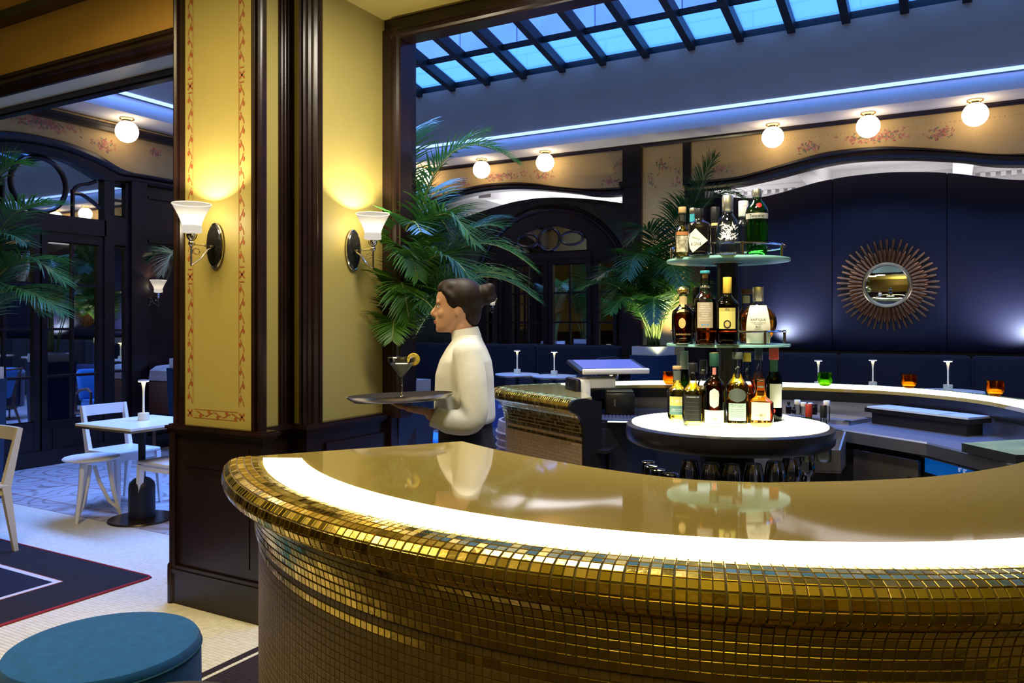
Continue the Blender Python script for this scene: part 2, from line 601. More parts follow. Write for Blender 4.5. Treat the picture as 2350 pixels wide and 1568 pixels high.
# ---- front room shell
struct(MB().box(-9.2, 3.4, -3.6, 2.81, 3.60, 3.72).build('ceiling', mat('warm_ceiling_paint', (0.60, 0.50, 0.13), .7), smooth=False))
struct(MB().box(-9.2, 3.4, -3.72, -3.6, 0, 3.6).build('wall_front', mat('rear_wall_paint', (0.20, 0.145, 0.045), .5), smooth=False))
struct(MB().box(3.4, 3.52, -3.6, 3.8, 0, 3.6).build('wall_right', MATS['rear_wall_paint'], smooth=False))
struct(MB().box(-9.32, -9.2, -3.6, 3.64, 0, 3.6).build('wall_west', MATS['rear_wall_paint'], smooth=False))

dw = MATS['dark_panel_wood']
for nm, bx in (('baseboard_front', (-9.2, 3.4, -3.6, -3.56, 0, 1.25)), ('baseboard_right', (3.36, 3.4, -3.56, 3.7, 0, 1.25)), ('baseboard_west', (-9.2, -9.16, -3.56, 3.3, 0, 1.25))):
    struct(MB().box(*bx).build(nm, dw, smooth=False))
# ---- lintel over the left opening: ochre face, two mahogany mouldings, plain soffit
lt = struct(MB().box(-9.2, -3.59, 2.80, 3.27, 3.09, 5.95).build('wall_lintel', ORANGE, smooth=False))
MB().box(-9.2, -3.62, 2.86, 3.20, 3.075, 3.09).build('soffit', mat('pale_soffit_paint', (0.70, 0.60, 0.34), .6), lt, smooth=False)
prof = [(0, 0.0), (0, .030), (.018, .040), (.030, .036), (.040, .048), (.062, .052), (.078, .040), (.084, .024), (.10, .02), (.112, .026), (.122, .018), (.122, 0)]
mb = MB(); sweep_profile(mb, [(-9.2, 2.80, 3.075), (-3.60, 2.80, 3.075)], prof, (0, -1, 0), None)
mb.box(-9.2, -3.60, 2.775, 2.865, 3.052, 3.085).build('moulding', WOOD, lt)
mb = MB(); sweep_profile(mb, [(-9.2, 2.80, 3.50), (-3.60, 2.80, 3.50)], [(0, 0), (0, .03), (.02, .05), (.05, .05), (.08, .09), (.1, .09), (.1, 0)], (0, -1, 0), None)
mb.build('crown_moulding', WOOD, lt)
mb = MB().box(-9.2, -3.60, 3.19, 3.27, 3.035, 3.10); mb.box(-9.2, -3.60, 3.205, 3.255, 3.022, 3.035)
mb.build('moulding', WOOD, lt)

# ---- head of the right opening
hd = struct(MB().box(-3.0, 3.4, 3.86, 4.02, 3.335, 5.95).box(-3.0, 3.4, 2.5, 3.86, 3.335, 3.62).build('wall_head', OCHRE, smooth=False))
fr = struct(MB().build('trim_1', WOOD))
def frame_bar(name, pts):
    mb = MB()
    sweep_profile(mb, pts, [(0, 0), (0, .012), (.016, .024), (.026, .022), (.034, .034), (.050, .030), (.060, .016), (.070, .014), (.070, -.10)], (0, -1, 0), None)
    return mb.build(name, WOOD, fr)
frame_bar('jamb', [(-2.930, 3.76, 0.93), (-2.930, 3.76, 3.265)])
frame_bar('head', [(-2.930, 3.76, 3.265), (3.4, 3.76, 3.265)])
MB().box(-3.0, -2.932, 3.75, 4.0, 0, 3.265).build('jamb', WOOD, fr, smooth=False)
MB().box(-2.999, 3.4, 3.77, 4.0, 3.267, 3.334).build('head', WOOD, fr, smooth=False)

# ================================================================ the pillar
pl = struct(MB().build('pillar', OCHRE))
TOP = 3.335
MB().box(-3.60, -2.99, 2.90, 3.90, 3.6, 5.95).build('upper_masonry', GREY, pl, smooth=False)
# painted faces: the corner towards the bar is notched
MB().box(-3.60, -3.10, 2.785, 3.80, 0.94, 3.6).box(-3.10, -3.03, 2.785, 2.812, 0.94, 3.6).build('painted_face', OCHRE, pl, smooth=False)
MB().box(-3.10, -3.000, 3.100, 3.80, 0.94, TOP).build('painted_face', OCHRE, pl, smooth=False)
# dado (wood panelling) and its cap, stepped like the plan above
def plan(o):
    return [(-3.63 - o, 3.84), (-3.63 - o, 2.775 - o), (-2.965 + o, 2.775 - o), (-2.965 + o, 2.825 + o), (-3.085 + o, 2.825 + o), (-3.085 + o, 3.085 - o), (-2.975 + o, 3.085 - o), (-2.975 + o, 3.84)]
MB().prism(plan(0.0), lambda x, y: (x, y, 0), lambda x, y: (x, y, 0.92)).build('dado', WOODB, pl, smooth=False)
mb = MB()
for o, z0, z1 in ((.012, .905, .920), (.026, .920, .934), (.034, .934, .950), (.020, .950, .958)):
    mb.prism(plan(o), lambda x, y: (x, y, z0), lambda x, y: (x, y, z1))
mb.build('dado_cap', WOOD, pl, smooth=False)
mb = MB()
for o, z0, z1 in ((.014, 0, .165), (.024, .165, .185), (.016, .185, .205)):
    mb.prism(plan(o), lambda x, y: (x, y, z0), lambda x, y: (x, y, z1))
mb.build('plinth', WOODB, pl, smooth=False)
# raised fields of the dado
mb = MB()
for x0, x1, z0, z1 in ((-3.545, -3.06, .74, .86), (-3.545, -3.06, .26, .70)):
    mb.box(x0, x1, 2.770, 2.782, z0, z1)
mb.box(-2.972, -2.960, 3.22, 3.72, .30, .84)
mb.build('dado_panel', WOODB, pl, smooth=False)
MB().box(-3.645, -3.60, 2.755, 2.80, 0.20, 0.92).build('corner_bead', WOOD, pl, smooth=False)
MB().lathe([(.026, 0), (.026, .20), (.022, .21)], 14, (-3.64, 2.772, 0)).build('corner_block', WOOD, pl)
# corner posts: fluted mahogany
def post(name, x0, x1, y, z1, nrm):
    """vertical reeded post, visible side towards nrm ('y' faces -Y, 'x' faces +X)"""
    mb = MB()
    w = x1 - x0
    prof = [(0, 0), (0, .018), (.12, .026), (.16, .018), (.22, .018), (.28, .032), (.42, .040), (.56, .032), (.62, .018), (.70, .018), (.76, .027), (.88, .030), (.96, .02), (1, .014), (1, 0)]
    rows = []
    for z in (0.95, z1):
        if nrm == 'y':
            rows.append([(x0 + a * w, y - b, z) for a, b in prof])
        else:
            rows.append([(y + b, x0 + a * w, z) for a, b in prof])
    mb.strip(rows)
    return mb.build(name, WOOD, pl, angle=25)
post('post', -3.635, -3.555, 2.79, 3.6, 'y')
MB().box(-3.63, -3.57, 2.79, 3.80, 0.94, 3.6).build('post', WOOD, pl, smooth=False)
MB().box(-3.043, -2.982, 2.79, 2.814, 0.94, 3.6).build('post', WOOD, pl, smooth=False)
post('post', -3.046, -2.977, 2.79, 3.6, 'y')
MB().box(-3.11, -3.092, 3.004, 3.09, 0.94, 3.6).box(-3.11, -3.078, 3.090, 3.11, 0.94, 3.6).build('post', WOOD, pl, smooth=False)
for q in range(3): MB().lathe([(.007, .95), (.007, 3.6)], 8, (-3.091, 3.020 + .024 * q, 0)).build('reed', WOOD, pl)
MB().box(-3.016, -2.978, 3.088, 3.19, 0.94, TOP).build('post', WOOD, pl, smooth=False)
post('post', -3.018, -2.972, 3.092, TOP, 'y')
post('post', 3.085, 3.195, -2.982, TOP, 'x')

# stencilled border on the left face: red brown dots, waves and crosses (flat print)
RED = mat('stencil_red', (0.32, 0.085, 0.020), 0.7)
mb = MB()
def blob(c, ax, r, ry=None, n=8):
    """flat disc in the pillar face"""
    ry = ry or r
    vs = [(c[0] + r * math.cos(2 * math.pi * q / n), 2.7838, c[1] + ry * math.sin(2 * math.pi * q / n)) for q in range(n)]
    mb.add(vs, [tuple(range(n))])
def line(pts, w):
    rows = []
    for i, p in enumerate(pts):
        a, b = pts[max(i - 1, 0)], pts[min(i + 1, len(pts) - 1)]
        t = Vector((b[0] - a[0], b[1] - a[1])); t.normalize()
        s = Vector((-t.y, t.x)) * w / 2
        rows.append([(p[0] + s.x, 2.7838, p[1] + s.y), (p[0] - s.x, 2.7838, p[1] - s.y)])
    mb.strip(rows)
def cross(x, z, h=.018):
    line([(x - h, z - h), (x + h, z + h)], .010); line([(x - h, z + h), (x + h, z - h)], .010)
XA, XB, ZB = -3.515, -3.125, 1.020
for X, sgn in ((XA, 1), (XB, -1)):
    z = ZB + .05
    q = 0
    while z < 3.5:
        if q % 14 == 9:
            line([(X - .016, z + .005), (X + .016, z + .005)], .006); cross(X, z + .042); line([(X - .016, z + .08), (X + .016, z + .08)], .006)
            z += .10; q += 1; continue
        sd = 1 if q % 2 else -1
        blob((X + sd * .012, z + .035), 0, .0085, .013)
        line([(X - sd * .014, z + .004), (X - sd * .010, z + .024), (X + sd * .004, z + .046), (X + sd * .010, z + .064)], .006)
        z += .070; q += 1
    line([(X + sgn * .022, ZB + .05), (X + sgn * .022, 3.5)], .003)
    cross(X, ZB)
x = XA + .05
q = 0
while x < XB - .05:
    sd = 1 if q % 2 else -1
    blob((x + .03, ZB + sd * .012), 0, .011, .009)
    line([(x, ZB - sd * .012), (x + .02, ZB - sd * .008), (x + .04, ZB + sd * .004), (x + .058, ZB + sd * .008)], .006)
    x += .066; q += 1
line([(XA + .03, ZB + .022), (XB - .03, ZB + .022)], .003); line([(XA + .03, ZB - .022), (XB - .03, ZB - .022)], .003)
mb.build('stencil_border', RED, pl, smooth=False)

# ================================================================ back wall of the court (frieze, pilasters, arches)
A1_UP = [(-8.25, 3.235), (-7.7, 3.235), (-7.1, 3.28), (-6.6, 3.37), (-6.156, 3.436), (-5.78, 3.470), (-5.391, 3.461), (-5.015, 3.418), (-4.652, 3.343), (-4.3, 3.285), (-3.959, 3.258), (-3.6, 3.254)]
A1_LO = [(-8.25, 3.13), (-7.7, 3.13), (-7.1, 3.17), (-6.6, 3.25), (-6.21, 3.320), (-5.78, 3.362), (-5.391, 3.360), (-5.015, 3.330), (-4.771, 3.299), (-4.416, 3.238), (-4.072, 3.169), (-3.6, 3.145)]
A2_UP = [(-2.86, 3.245), (-2.3, 3.250), (-1.957, 3.300), (-1.625, 3.371), (-1.201, 3.445), (-0.697, 3.445), (-0.313, 3.394), (0.054, 3.327), (0.406, 3.250), (0.8, 3.22), (1.5, 3.22), (2.2, 3.3), (3.0, 3.44), (3.6, 3.45), (4.4, 3.36), (6.1, 3.22)]
A2_LO = [(-2.86, 3.135), (-2.3, 3.143), (-1.845, 3.198), (-1.517, 3.258), (-1.201, 3.306), (-0.895, 3.322), (-0.503, 3.299), (-0.128, 3.252), (0.144, 3.204), (0.406, 3.137), (0.8, 3.10), (1.5, 3.10), (2.2, 3.18), (3.0, 3.32), (3.6, 3.33), (4.4, 3.24), (6.1, 3.10)]
wb = struct(MB().build('wall_back', CREAM))
CT = 3.76
def wavy_plate(name, up, m, y0, y1, parent, top=CT, bottom=None):
    pts = spline([(a, 0, b) for a, b in up], 5)
    rows = []
    for p in pts:
        t = top if bottom is None else p.z
        l = p.z if bottom is None else bottom
        rows.append([(p.x, y1, l), (p.x, y0, l), (p.x, y0, t), (p.x, y1, t)])
    return MB().strip(rows).build(name, m, parent, angle=30)
def wavy_trim(name, up, lo, m, y0, y1, parent):
    a, b = spline([(q[0], 0, q[1]) for q in up], 5), spline([(q[0], 0, q[1]) for q in lo], 5)
    rows = []
    for p, q in zip(a, b):
        h = p.z - q.z
        rows.append([(q.x, y1, q.z), (q.x, y0 + .02, q.z), (q.x + (p.x - q.x) * .3, y0, q.z + h * .25), (p.x, y0, q.z + h * .45), (p.x, y0 + .025, q.z + h * .6), (p.x, y0 + .012, q.z + h * .75), (p.x, y0 + .03, p.z), (p.x, y1, p.z)])
    return MB().strip(rows).build(name, m, parent, angle=25)
wavy_plate('frieze', A1_UP, CREAM, YB, YB + .12, wb)
wavy_plate('frieze', A2_UP, CREAM, YB, YB + .12, wb)
wavy_trim('arch_moulding', A1_UP, A1_LO, WOODB, YB - .05, YB + .16, wb)
wavy_trim('arch_moulding', A2_UP, A2_LO, WOODB, YB - .05, YB + .16, wb)
MB().box(-3.43, -2.86, YB, YB + .12, 0, CT).build('painted_panel', CREAM, wb, smooth=False)
MB().box(-3.685, -3.43, YB - .06, YB + .45, 0, CT).box(-3.72, -3.44, YB - .09, YB, 3.25, 3.31).build('pilaster', WOODB, wb, smooth=False)
MB().box(-2.88, -2.62, YB - .02, YB + .4, 0, 3.25).box(-2.90, -2.80, YB - .03, YB, 3.2, CT).build('pilaster', WOODB, wb, smooth=False)
mb = MB(); sweep_profile(mb, [(XL, YB, 3.735), (6.1, YB, 3.735)], [(0, 0), (0, .03), (-.02, .05), (-.045, .05), (-.06, .08), (-.10, .08), (-.10, 0)], (0, -1, 0), None)
mb.build('crown_moulding', WOODB, wb)
MB().box(5.6, 6.1, 4.0, YB, 0, 5.2).build('return_wall', GREY, wb, smooth=False)

# flowers painted on the frieze and on the narrow panel (flat print)
def flower_material():
    m = mat('painted_flowers', (.5, .2, .15), .7)
    nt = m.node_tree
    a = nt.nodes.new('ShaderNodeAttribute'); a.attribute_name = 'paint'
    nt.links.new(a.outputs['Color'], nt.nodes['Principled BSDF'].inputs['Base Color'])
    return m
FLOW = flower_material()
PINKS = [(.45, .14, .10), (.52, .20, .13), (.40, .11, .09), (.55, .26, .17)]
LEAFS = [(.14, .16, .11), (.18, .18, .12)]
GOLDS = [(.42, .26, .08), (.36, .22, .08)]
def flower_print(clusters, dots, place, name, parent, seed):
    r = random.Random(seed)
    vs, fs, cs = [], [], []
    def disc(a, b, ra, rb, col, rot=0.0, n=6):
        k = len(vs)
        for q in range(n):
            t = 2 * math.pi * q / n
            x, y = ra * math.cos(t), rb * math.sin(t)
            vs.append(place(a + x * math.cos(rot) - y * math.sin(rot), b + x * math.sin(rot) + y * math.cos(rot), 0.0008 + .0001 * r.random()))
        fs.append(tuple(range(k, k + n))); cs.append(col)
    for a, b, wa, wb_, n in clusters:
        for q in range(n):
            x, y = r.gauss(0, .42) * wa, max(-1, min(1, r.gauss(0, .5))) * wb_
            if r.random() < .68:
                c = r.choice(PINKS)
                for w in range(3):
                    disc(a + x + r.uniform(-.014, .014), b + y + r.uniform(-.014, .014), r.uniform(.010, .018), r.uniform(.004, .007), tuple(v * r.uniform(.8, 1.2) for v in c), r.uniform(0, 3.1))
            else:
                disc(a + x, b + y, .020, .007, r.choice(LEAFS), r.uniform(0, 3.1))
    for a, b, s in dots:
        disc(a, b, s, s * .7, r.choice(GOLDS))
    me = bpy.data.meshes.new(name)
    me.from_pydata(vs, [], fs)
    at_ = me.color_attributes.new('paint', 'FLOAT_COLOR', 'CORNER')
    i = 0
    for f, c in zip(fs, cs):
        for _ in f:
            at_.data[i].color = (*c, 1); i += 1
    me.materials.append(FLOW)
    o = bpy.data.objects.new(name, me); COL.objects.link(o); o.parent = parent
    return o
bp_ = lambda a, b, e: (a, YB - e, b)
cl = []
for cx_, n in ((-5.55, 1), (-0.75, 1), (3.3, 1)):
    cl += [(cx_, 3.56, .40, .055, 130), (cx_ - .66, 3.52, .17, .065, 46), (cx_ + .66, 3.52, .17, .065, 46)]
cl += [(-3.85, 3.34, .17, .05, 34), (-3.75, 3.55, .10, .10, 16), (-2.45, 3.36, .22, .05, 34), (-3.15, 3.50, .17, .08, 26), (-3.30, 3.30, .08, .12, 14), (-2.98, 3.30, .08, .12, 14)]
dt = []
for x0, x1 in ((-7.9, -3.75), (-2.7, 5.4)):
    x = x0
    while x < x1:
        dt.append((x, 3.635, .008)); x += .045
for cx_ in (-5.55, -0.75):
    for sg in (-1, 1):
        for q in range(22):
            t = q / 21
            dt.append((cx_ + sg * (.85 + .75 * t), 3.60 - .16 * math.sin(math.pi * t), .006))
for q in range(40):
    dt += [(-3.40, 1.2 + q * .055, .009), (-2.90, 1.2 + q * .055, .009)]
flower_print(cl, dt, bp_, 'painted_flowers', wb, 3)

# ================================================================ left wall of the court (frieze, arch, doors)
LUP = [(3.30, 3.235), (3.6, 3.235), (3.82, 3.25), (4.10, 3.366), (4.42, 3.426), (4.71, 3.440), (5.006, 3.424), (5.32, 3.362), (5.569, 3.265), (5.742, 3.232), (6.012, 3.235), (7.5, 3.235), (9.6, 3.235)]
LLO = [(3.30, 3.12), (3.6, 3.12), (3.98, 3.10), (4.20, 3.16), (4.44, 3.230), (4.71, 3.247), (4.98, 3.225), (5.20, 3.15), (5.38, 3.09), (5.70, 3.12), (6.012, 3.12), (7.5, 3.12), (9.6, 3.12)]
wl = struct(MB().box(XL - .16, XL - .06, 3.3, 9.7, 0, 3.9).build('wall_left', WOODB, smooth=False))
def lplate(up, m, x0, x1, name):
    rows = []
    for p in spline([(0, a, b) for a, b in up], 5):
        rows.append([(x1, p.y, p.z), (x0, p.y, p.z), (x0, p.y, CT), (x1, p.y, CT)])
    return MB().strip(rows).build(name, m, wl, angle=30)
lplate(LUP, CREAM, XL, XL - .06, 'frieze')
rows = []
for p, q in zip(spline([(0, a, b) for a, b in LUP], 5), spline([(0, a, b) for a, b in LLO], 5)):
    h = p.z - q.z
    rows.append([(XL - .06, q.y, q.z), (XL + .015, q.y, q.z), (XL + .04, q.y, q.z + h * .2), (XL + .04, p.y, q.z + h * .42), (XL + .02, p.y, q.z + h * .5), (XL + .055, p.y, q.z + h * .72), (XL + .045, p.y, q.z + h * .9), (XL + .01, p.y, p.z), (XL - .05, p.y, p.z)])
MB().strip(rows).build('arch_moulding', WOODB, wl, angle=25)
mb = MB(); sweep_profile(mb, [(XL, 3.3, 3.735), (XL, 9.6, 3.735)], [(0, 0), (0, .03), (.02, .05), (.045, .05), (.06, .08), (.10, .08), (.10, 0)], (1, 0, 0), None)
mb.build('crown_moulding', WOODB, wl)
lp_ = lambda a, b, e: (XL + e, a, b)
flower_print([(4.75, 3.57, .40, .06, 150), (4.1, 3.5, .14, .08, 40), (5.40, 3.48, .15, .07, 50), (6.05, 3.52, .09, .07, 30)],
             [(3.4 + q * .04, 3.64, .007) for q in range(80)] + [(5.55 + .4 * q / 12, 3.52 - .10 * math.sin(math.pi * q / 12), .006) for q in range(13)], lp_, 'painted_flowers', wl, 5)
# wood panelling right of the doors
mb = MB()
for y0, y1, z0, z1 in ((5.95, 6.55, 2.45, 3.0), (5.95, 6.55, 0.95, 2.35), (5.95, 6.55, 0.2, 0.85), (6.8, 9.4, 0.95, 3.0), (6.8, 9.4, .2, .85)):
    for a0, a1, b0, b1 in ((y0, y1, z0, z0 + .03), (y0, y1, z1 - .03, z1), (y0, y0 + .03, z0, z1), (y1 - .03, y1, z0, z1)):
        mb.box(XL - .06, XL - .03, a0, a1, b0, b1)
mb.build('panelling', WOODB, wl, smooth=False)
MB().box(XL - .06, XL + .02, 3.3, 9.6, 0, .16).build('skirting', WOODB, wl, smooth=False)
MB().box(XL - .06, XL + .03, 5.72, 5.92, 0, 3.13).build('pilaster', WOODB, wl, smooth=False)
MB().box(XL - .06, XL + .03, 3.50, 3.70, 0, 3.13).build('pilaster', WOODB, wl, smooth=False)

# the pair of mirrored doors with the round fanlight
d1 = struct(MB().build('door_1', WOODB))
XF = XL - .06
def pane(y0, y1, z0, z1):
    MB().box(XF, XF + .012, y0, y1, z0, z1).build('pane', MIRROR, d1, smooth=False)
def lbar(name, y0, y1, z0, z1, t=.05):
    MB().box(XF, XF + t, y0, y1, z0, z1).build(name, WOODB, d1, smooth=False)
ZR = [2.36, 1.906, 1.428, 0.927, 0.46]
for y0, y1 in ((4.08, 4.64), (4.78, 5.34)):
    mid = (y0 + y1) / 2
    for a, b in ((y0, mid - .012), (mid + .012, y1)):
        for k in range(4):
            pane(a, b, ZR[k + 1] + .012, ZR[k] - .012)
    lbar('muntin', mid - .014, mid + .014, .45, 2.37, .034)
    for z in ZR[1:4]:
        lbar('muntin', y0, y1, z - .014, z + .014, .036)
    lbar('stile', y0 - .06, y0, .0, 2.45); lbar('stile', y1, y1 + .06, .0, 2.45)
    lbar('rail', y0, y1, 2.36, 2.46); lbar('rail', y0, y1, 0, .46, .045)
    lbar('kick_panel', y0 + .05, y1 - .05, .08, .40, .055)
lbar('transom', 4.0, 5.42, 2.46, 2.64, .07)
lbar('stile', 5.40, 5.52, 0, 3.12, .07); lbar('stile', 3.90, 4.02, 0, 3.12, .07)
for y0, y1 in ((5.53, 5.67), (3.75, 3.89)):
    for a, b in ((2.72, 2.88), (2.90, 3.04), (1.42, 2.36), (0.95, 1.40), (.46, .93)):
        pane(y0, y1, a, b)
    lbar('rail', y0, y1, 2.38, 2.70, .05); lbar('rail', y0, y1, 0, .45, .05)
    lbar('stile', y0 - .03, y0, 0, 3.1, .05); lbar('stile', y1, y1 + .05, 0, 3.1, .05)
    for z in (2.89, 1.41, .94): lbar('muntin', y0, y1, z - .012, z + .012, .03)
ft_ = [(p.y, p.z) for p in spline([(0, a, b) for a, b in LLO if 4.0 < a < 5.4], 6)]
MB().prism([(4.02, 2.64)] + [(4.02, 3.06)] + ft_ + [(5.40, 3.06), (5.40, 2.64)], lambda y, z: (XF, y, z), lambda y, z: (XF + .012, y, z)).build('pane', MIRROR, d1, smooth=False)
ring = lambda cy, cz, r, a0, a1, n=24: [(XF + .02, cy + r * math.cos(a0 + (a1 - a0) * q / n), cz + r * math.sin(a0 + (a1 - a0) * q / n)) for q in range(n + 1)]
MB().tube(ring(4.71, 2.94, .285, 0, 2 * math.pi)[:-1], .024, 8, closed=True).build('tracery_ring', WOOD, d1)
for sg in (-1, 1):
    c = 4.71 + sg * .36
    MB().tube([(XF + .02, c, 2.64), (XF + .02, c, 2.94)], .02, 6).build('tracery_bar', WOOD, d1)
    MB().tube(spline([(XF + .02, p[0], p[1]) for p in [(c, 2.90), (c + sg * .03, 2.965), (c + sg * .10, 3.01), (c + sg * .18, 3.03), (c + sg * .26, 3.07)]], 5), .018, 6).build('tracery_bar', WOOD, d1)
    MB().tube(spline([(XF + .02, p[0], p[1]) for p in [(c, 2.90), (c + sg * .10, 2.90), (c + sg * .20, 2.85), (c + sg * .31, 2.78)]], 5), .018, 6).build('tracery_bar', WOOD, d1)
for z in (2.0, 1.02):
    MB().lathe([(.009, 0), (.009, .13)], 8, (XF + .06, 5.415, z)).build('hinge', BRASS, d1)

# ================================================================ arch 1: wall with round arch and mirrored doors
AY = 9.90
wa = struct(MB().build('wall_arch', WOODB))
A1_IN = [(-8.25, 2.95), (-7.2, 2.97), (-6.6, 3.02), (-6.269, 3.072), (-5.992, 3.135), (-5.589, 3.211), (-5.327, 3.237), (-5.072, 3.245), (-4.699, 3.223), (-4.338, 3.174), (-4.104, 3.134), (-3.6, 3.03)]
DGREEN = mat('dark_olive_panel', (0.045, 0.042, 0.022), .5, var=.3, vscale=6)
wavy_plate('screen', A1_IN, DGREEN, AY, AY + .10, wa, bottom=0.0)
mb = MB()
rows = []
for p in spline([(a, 0, b) for a, b in A1_IN], 4):
    rows.append([(p.x, AY + .11, p.z - .005), (p.x, AY + .11, p.z + .02), (p.x, AY - .02, p.z + .02), (p.x, AY - .02, p.z - .03), (p.x, AY, p.z - .03)])
MB().strip(rows).build('edge_trim', WOODB, wa, angle=25)
CX, CZ, CR = -4.95, 1.90, 1.17
arcp = [(CX + CR * math.cos(t), AY, CZ + CR * math.sin(t)) for t in [math.pi * q / 40 for q in range(41)]]
mb = MB(); sweep_profile(mb, [(CX + CR, AY, 0.0)] + arcp + [(CX - CR, AY, 0.0)], [(0, 0), (0, .03), (.025, .05), (.05, .045), (.06, .025), (.09, .03), (.10, 0)], (0, -1, 0), None)
mb.build('round_arch_moulding', WOOD, wa, angle=25)
MB().prism([(CX + (CR - .0) * math.cos(math.pi * q / 30), CZ + (CR - .0) * math.sin(math.pi * q / 30)) for q in range(31)] + [(CX - CR, 0), (CX + CR, 0)], lambda a, b: (a, AY - .006, b), lambda a, b: (a, AY - .001, b)).build('arch_filling', WOODB, wa, smooth=False)
d2 = struct(MB().build('door_2', WOODB))
YF = AY - .006
def bpane(x0, x1, z0, z1):
    MB().box(x0, x1, YF - .012, YF, z0, z1).build('pane', MIRROR, d2, smooth=False)
def bbar(name, x0, x1, z0, z1, t=.045):
    MB().box(x0, x1, YF - t, YF, z0, z1).build(name, WOODB, d2, smooth=False)
ZB2 = [2.313, 1.91, 1.50, 1.09, .70]
for x0, x1 in ((-5.52, -5.01), (-4.86, -4.35)):
    mid = (x0 + x1) / 2
    for a, b in ((x0, mid - .012), (mid + .012, x1)):
        for q in range(4): bpane(a, b, ZB2[q + 1] + .012, ZB2[q] - .012)
    bbar('muntin', mid - .013, mid + .013, .7, 2.32, .03)
    for z in ZB2[1:4]: bbar('muntin', x0, x1, z - .013, z + .013, .032)
    bbar('stile', x0 - .07, x0, 0, 2.39); bbar('stile', x1, x1 + .07, 0, 2.39)
    bbar('rail', x0, x1, 2.313, 2.39); bbar('rail', x0, x1, 0, .70)
for x0, x1 in ((-4.165, -3.955), (-5.945, -5.735)):
    for q in range(4): bpane(x0, x1, ZB2[q + 1] + .012, ZB2[q] - .012)
    for z in ZB2[1:4]: bbar('muntin', x0, x1, z - .013, z + .013, .032)
    bbar('stile', x0 - .05, x0, 0, 2.36); bbar('stile', x1, x1 + .05, 0, 2.36); bbar('rail', x0, x1, 0, .7)
bbar('transom', -5.62, -4.28, 2.39, 2.48, .06)
MB().prism([(-5.50, 2.50), (-4.36, 2.50), (-4.36, 2.64), (-4.56, 2.775), (-4.80, 2.845), (-5.06, 2.845), (-5.30, 2.775), (-5.50, 2.64)], lambda a, b: (a, YF - .012, b), lambda a, b: (a, YF, b)).build('pane', MIRROR, d2, smooth=False)
def ovalring(cx_, cz, ra, rb):
    MB().tube([(cx_ + ra * math.cos(2 * math.pi * q / 24), YF - .02, cz + rb * math.sin(2 * math.pi * q / 24)) for q in range(24)], .02, 6, closed=True).build('tracery_ring', WOOD, d2)
ovalring(-4.93, 2.67, .16, .16); ovalring(-4.58, 2.67, .17, .09); ovalring(-5.28, 2.67, .17, .09)

# ================================================================ arch 2: navy leather screen with a wavy top
NY = 10.08
ws = struct(MB().build('wall_screen', NAVYP))
A2_TOP = [(-2.75, 3.25), (-2.607, 3.16), (-2.433, 3.100), (-2.189, 3.070), (-1.951, 3.085), (-1.605, 3.157), (-1.38, 3.205), (-1.053, 3.240), (-0.634, 3.247), (-0.233, 3.214), (0.057, 3.170), (0.338, 3.105), (0.61, 3.05), (0.9, 3.03), (1.3, 3.04), (2.2, 3.17), (3.0, 3.25), (4.0, 3.15), (6.1, 3.03)]
top_pts = spline([(a, 0, b) for a, b in A2_TOP], 5)
def top_at(x):
    for p, q in zip(top_pts, top_pts[1:]):
        if p.x <= x <= q.x:
            return p.z + (q.z - p.z) * (x - p.x) / max(q.x - p.x, 1e-6)
    return top_pts[-1].z
edges = [-2.75, -2.46, -1.235, -0.030, 1.17, 2.37, 3.57, 4.77, 6.1]
for a, b in zip(edges, edges[1:]):
    n = 14
    rows = []
    for q in range(n + 1):
        x = a + .004 + (b - a - .008) * q / n
        e = .010 if q in (0, n) else 0.0
        z = top_at(x)
        rows.append([(x, NY + .06, 1.165), (x, NY + e + .006, 1.165), (x, NY + e, 1.175), (x, NY + e, z - .01), (x, NY + e + .008, z), (x, NY + .06, z)])
    MB().strip(rows).build('panel', NAVYP, ws, angle=40)
MB().box(-2.75, 6.1, NY + .03, NY + .06, 0, 1.17).build('base', BLACKM, ws, smooth=False)
MB().strip([[(p.x, NY + .062, 1.1), (p.x, NY + .062, p.z - .002)] for p in top_pts]).build('backing', BLACKM, ws, smooth=False)

# ---- bright gallery behind both screens: white ceiling, beams and a corniced far wall
gl = struct(MB().box(-9.2, 6.2, 12.6, 12.72, 0, 4.3).build('wall_gallery', WHITE, smooth=False))
MB().box(-9.2, 6.2, 12.40, 12.6, 3.62, 3.72).box(-9.2, 6.2, 12.47, 12.6, 3.55, 3.62).box(-9.2, 6.2, 12.55, 12.6, 3.36, 3.40).build('cornice', WHITE, gl, smooth=False)
mb = MB()
for q in range(120): mb.box(-9 + q * .12, -8.94 + q * .12, 12.45, 12.52, 3.48, 3.545)
dn = mb.build('dentils', WHITE, gl, smooth=False); dn['kind'] = 'stuff'
gc = struct(MB().box(-9.2, 6.2, 9.67, 12.72, 3.72, 3.84).build('ceiling', WHITE, smooth=False))
for x in (-6.25, -4.0, -1.63, 0.14, 2.4):
    MB().box(x - .11, x + .11, 10.3, 12.4, 3.42, 3.72).build('beam', WHITE, gc, smooth=False)
struct(MB().box(-9.32, -9.2, 3.64, 12.7, 0, 5.2).build('wall_west', WHITE, smooth=False))
struct(MB().box(6.2, 6.3, 3.8, 12.7, 0, 5.2).build('wall_east', GREY, smooth=False))

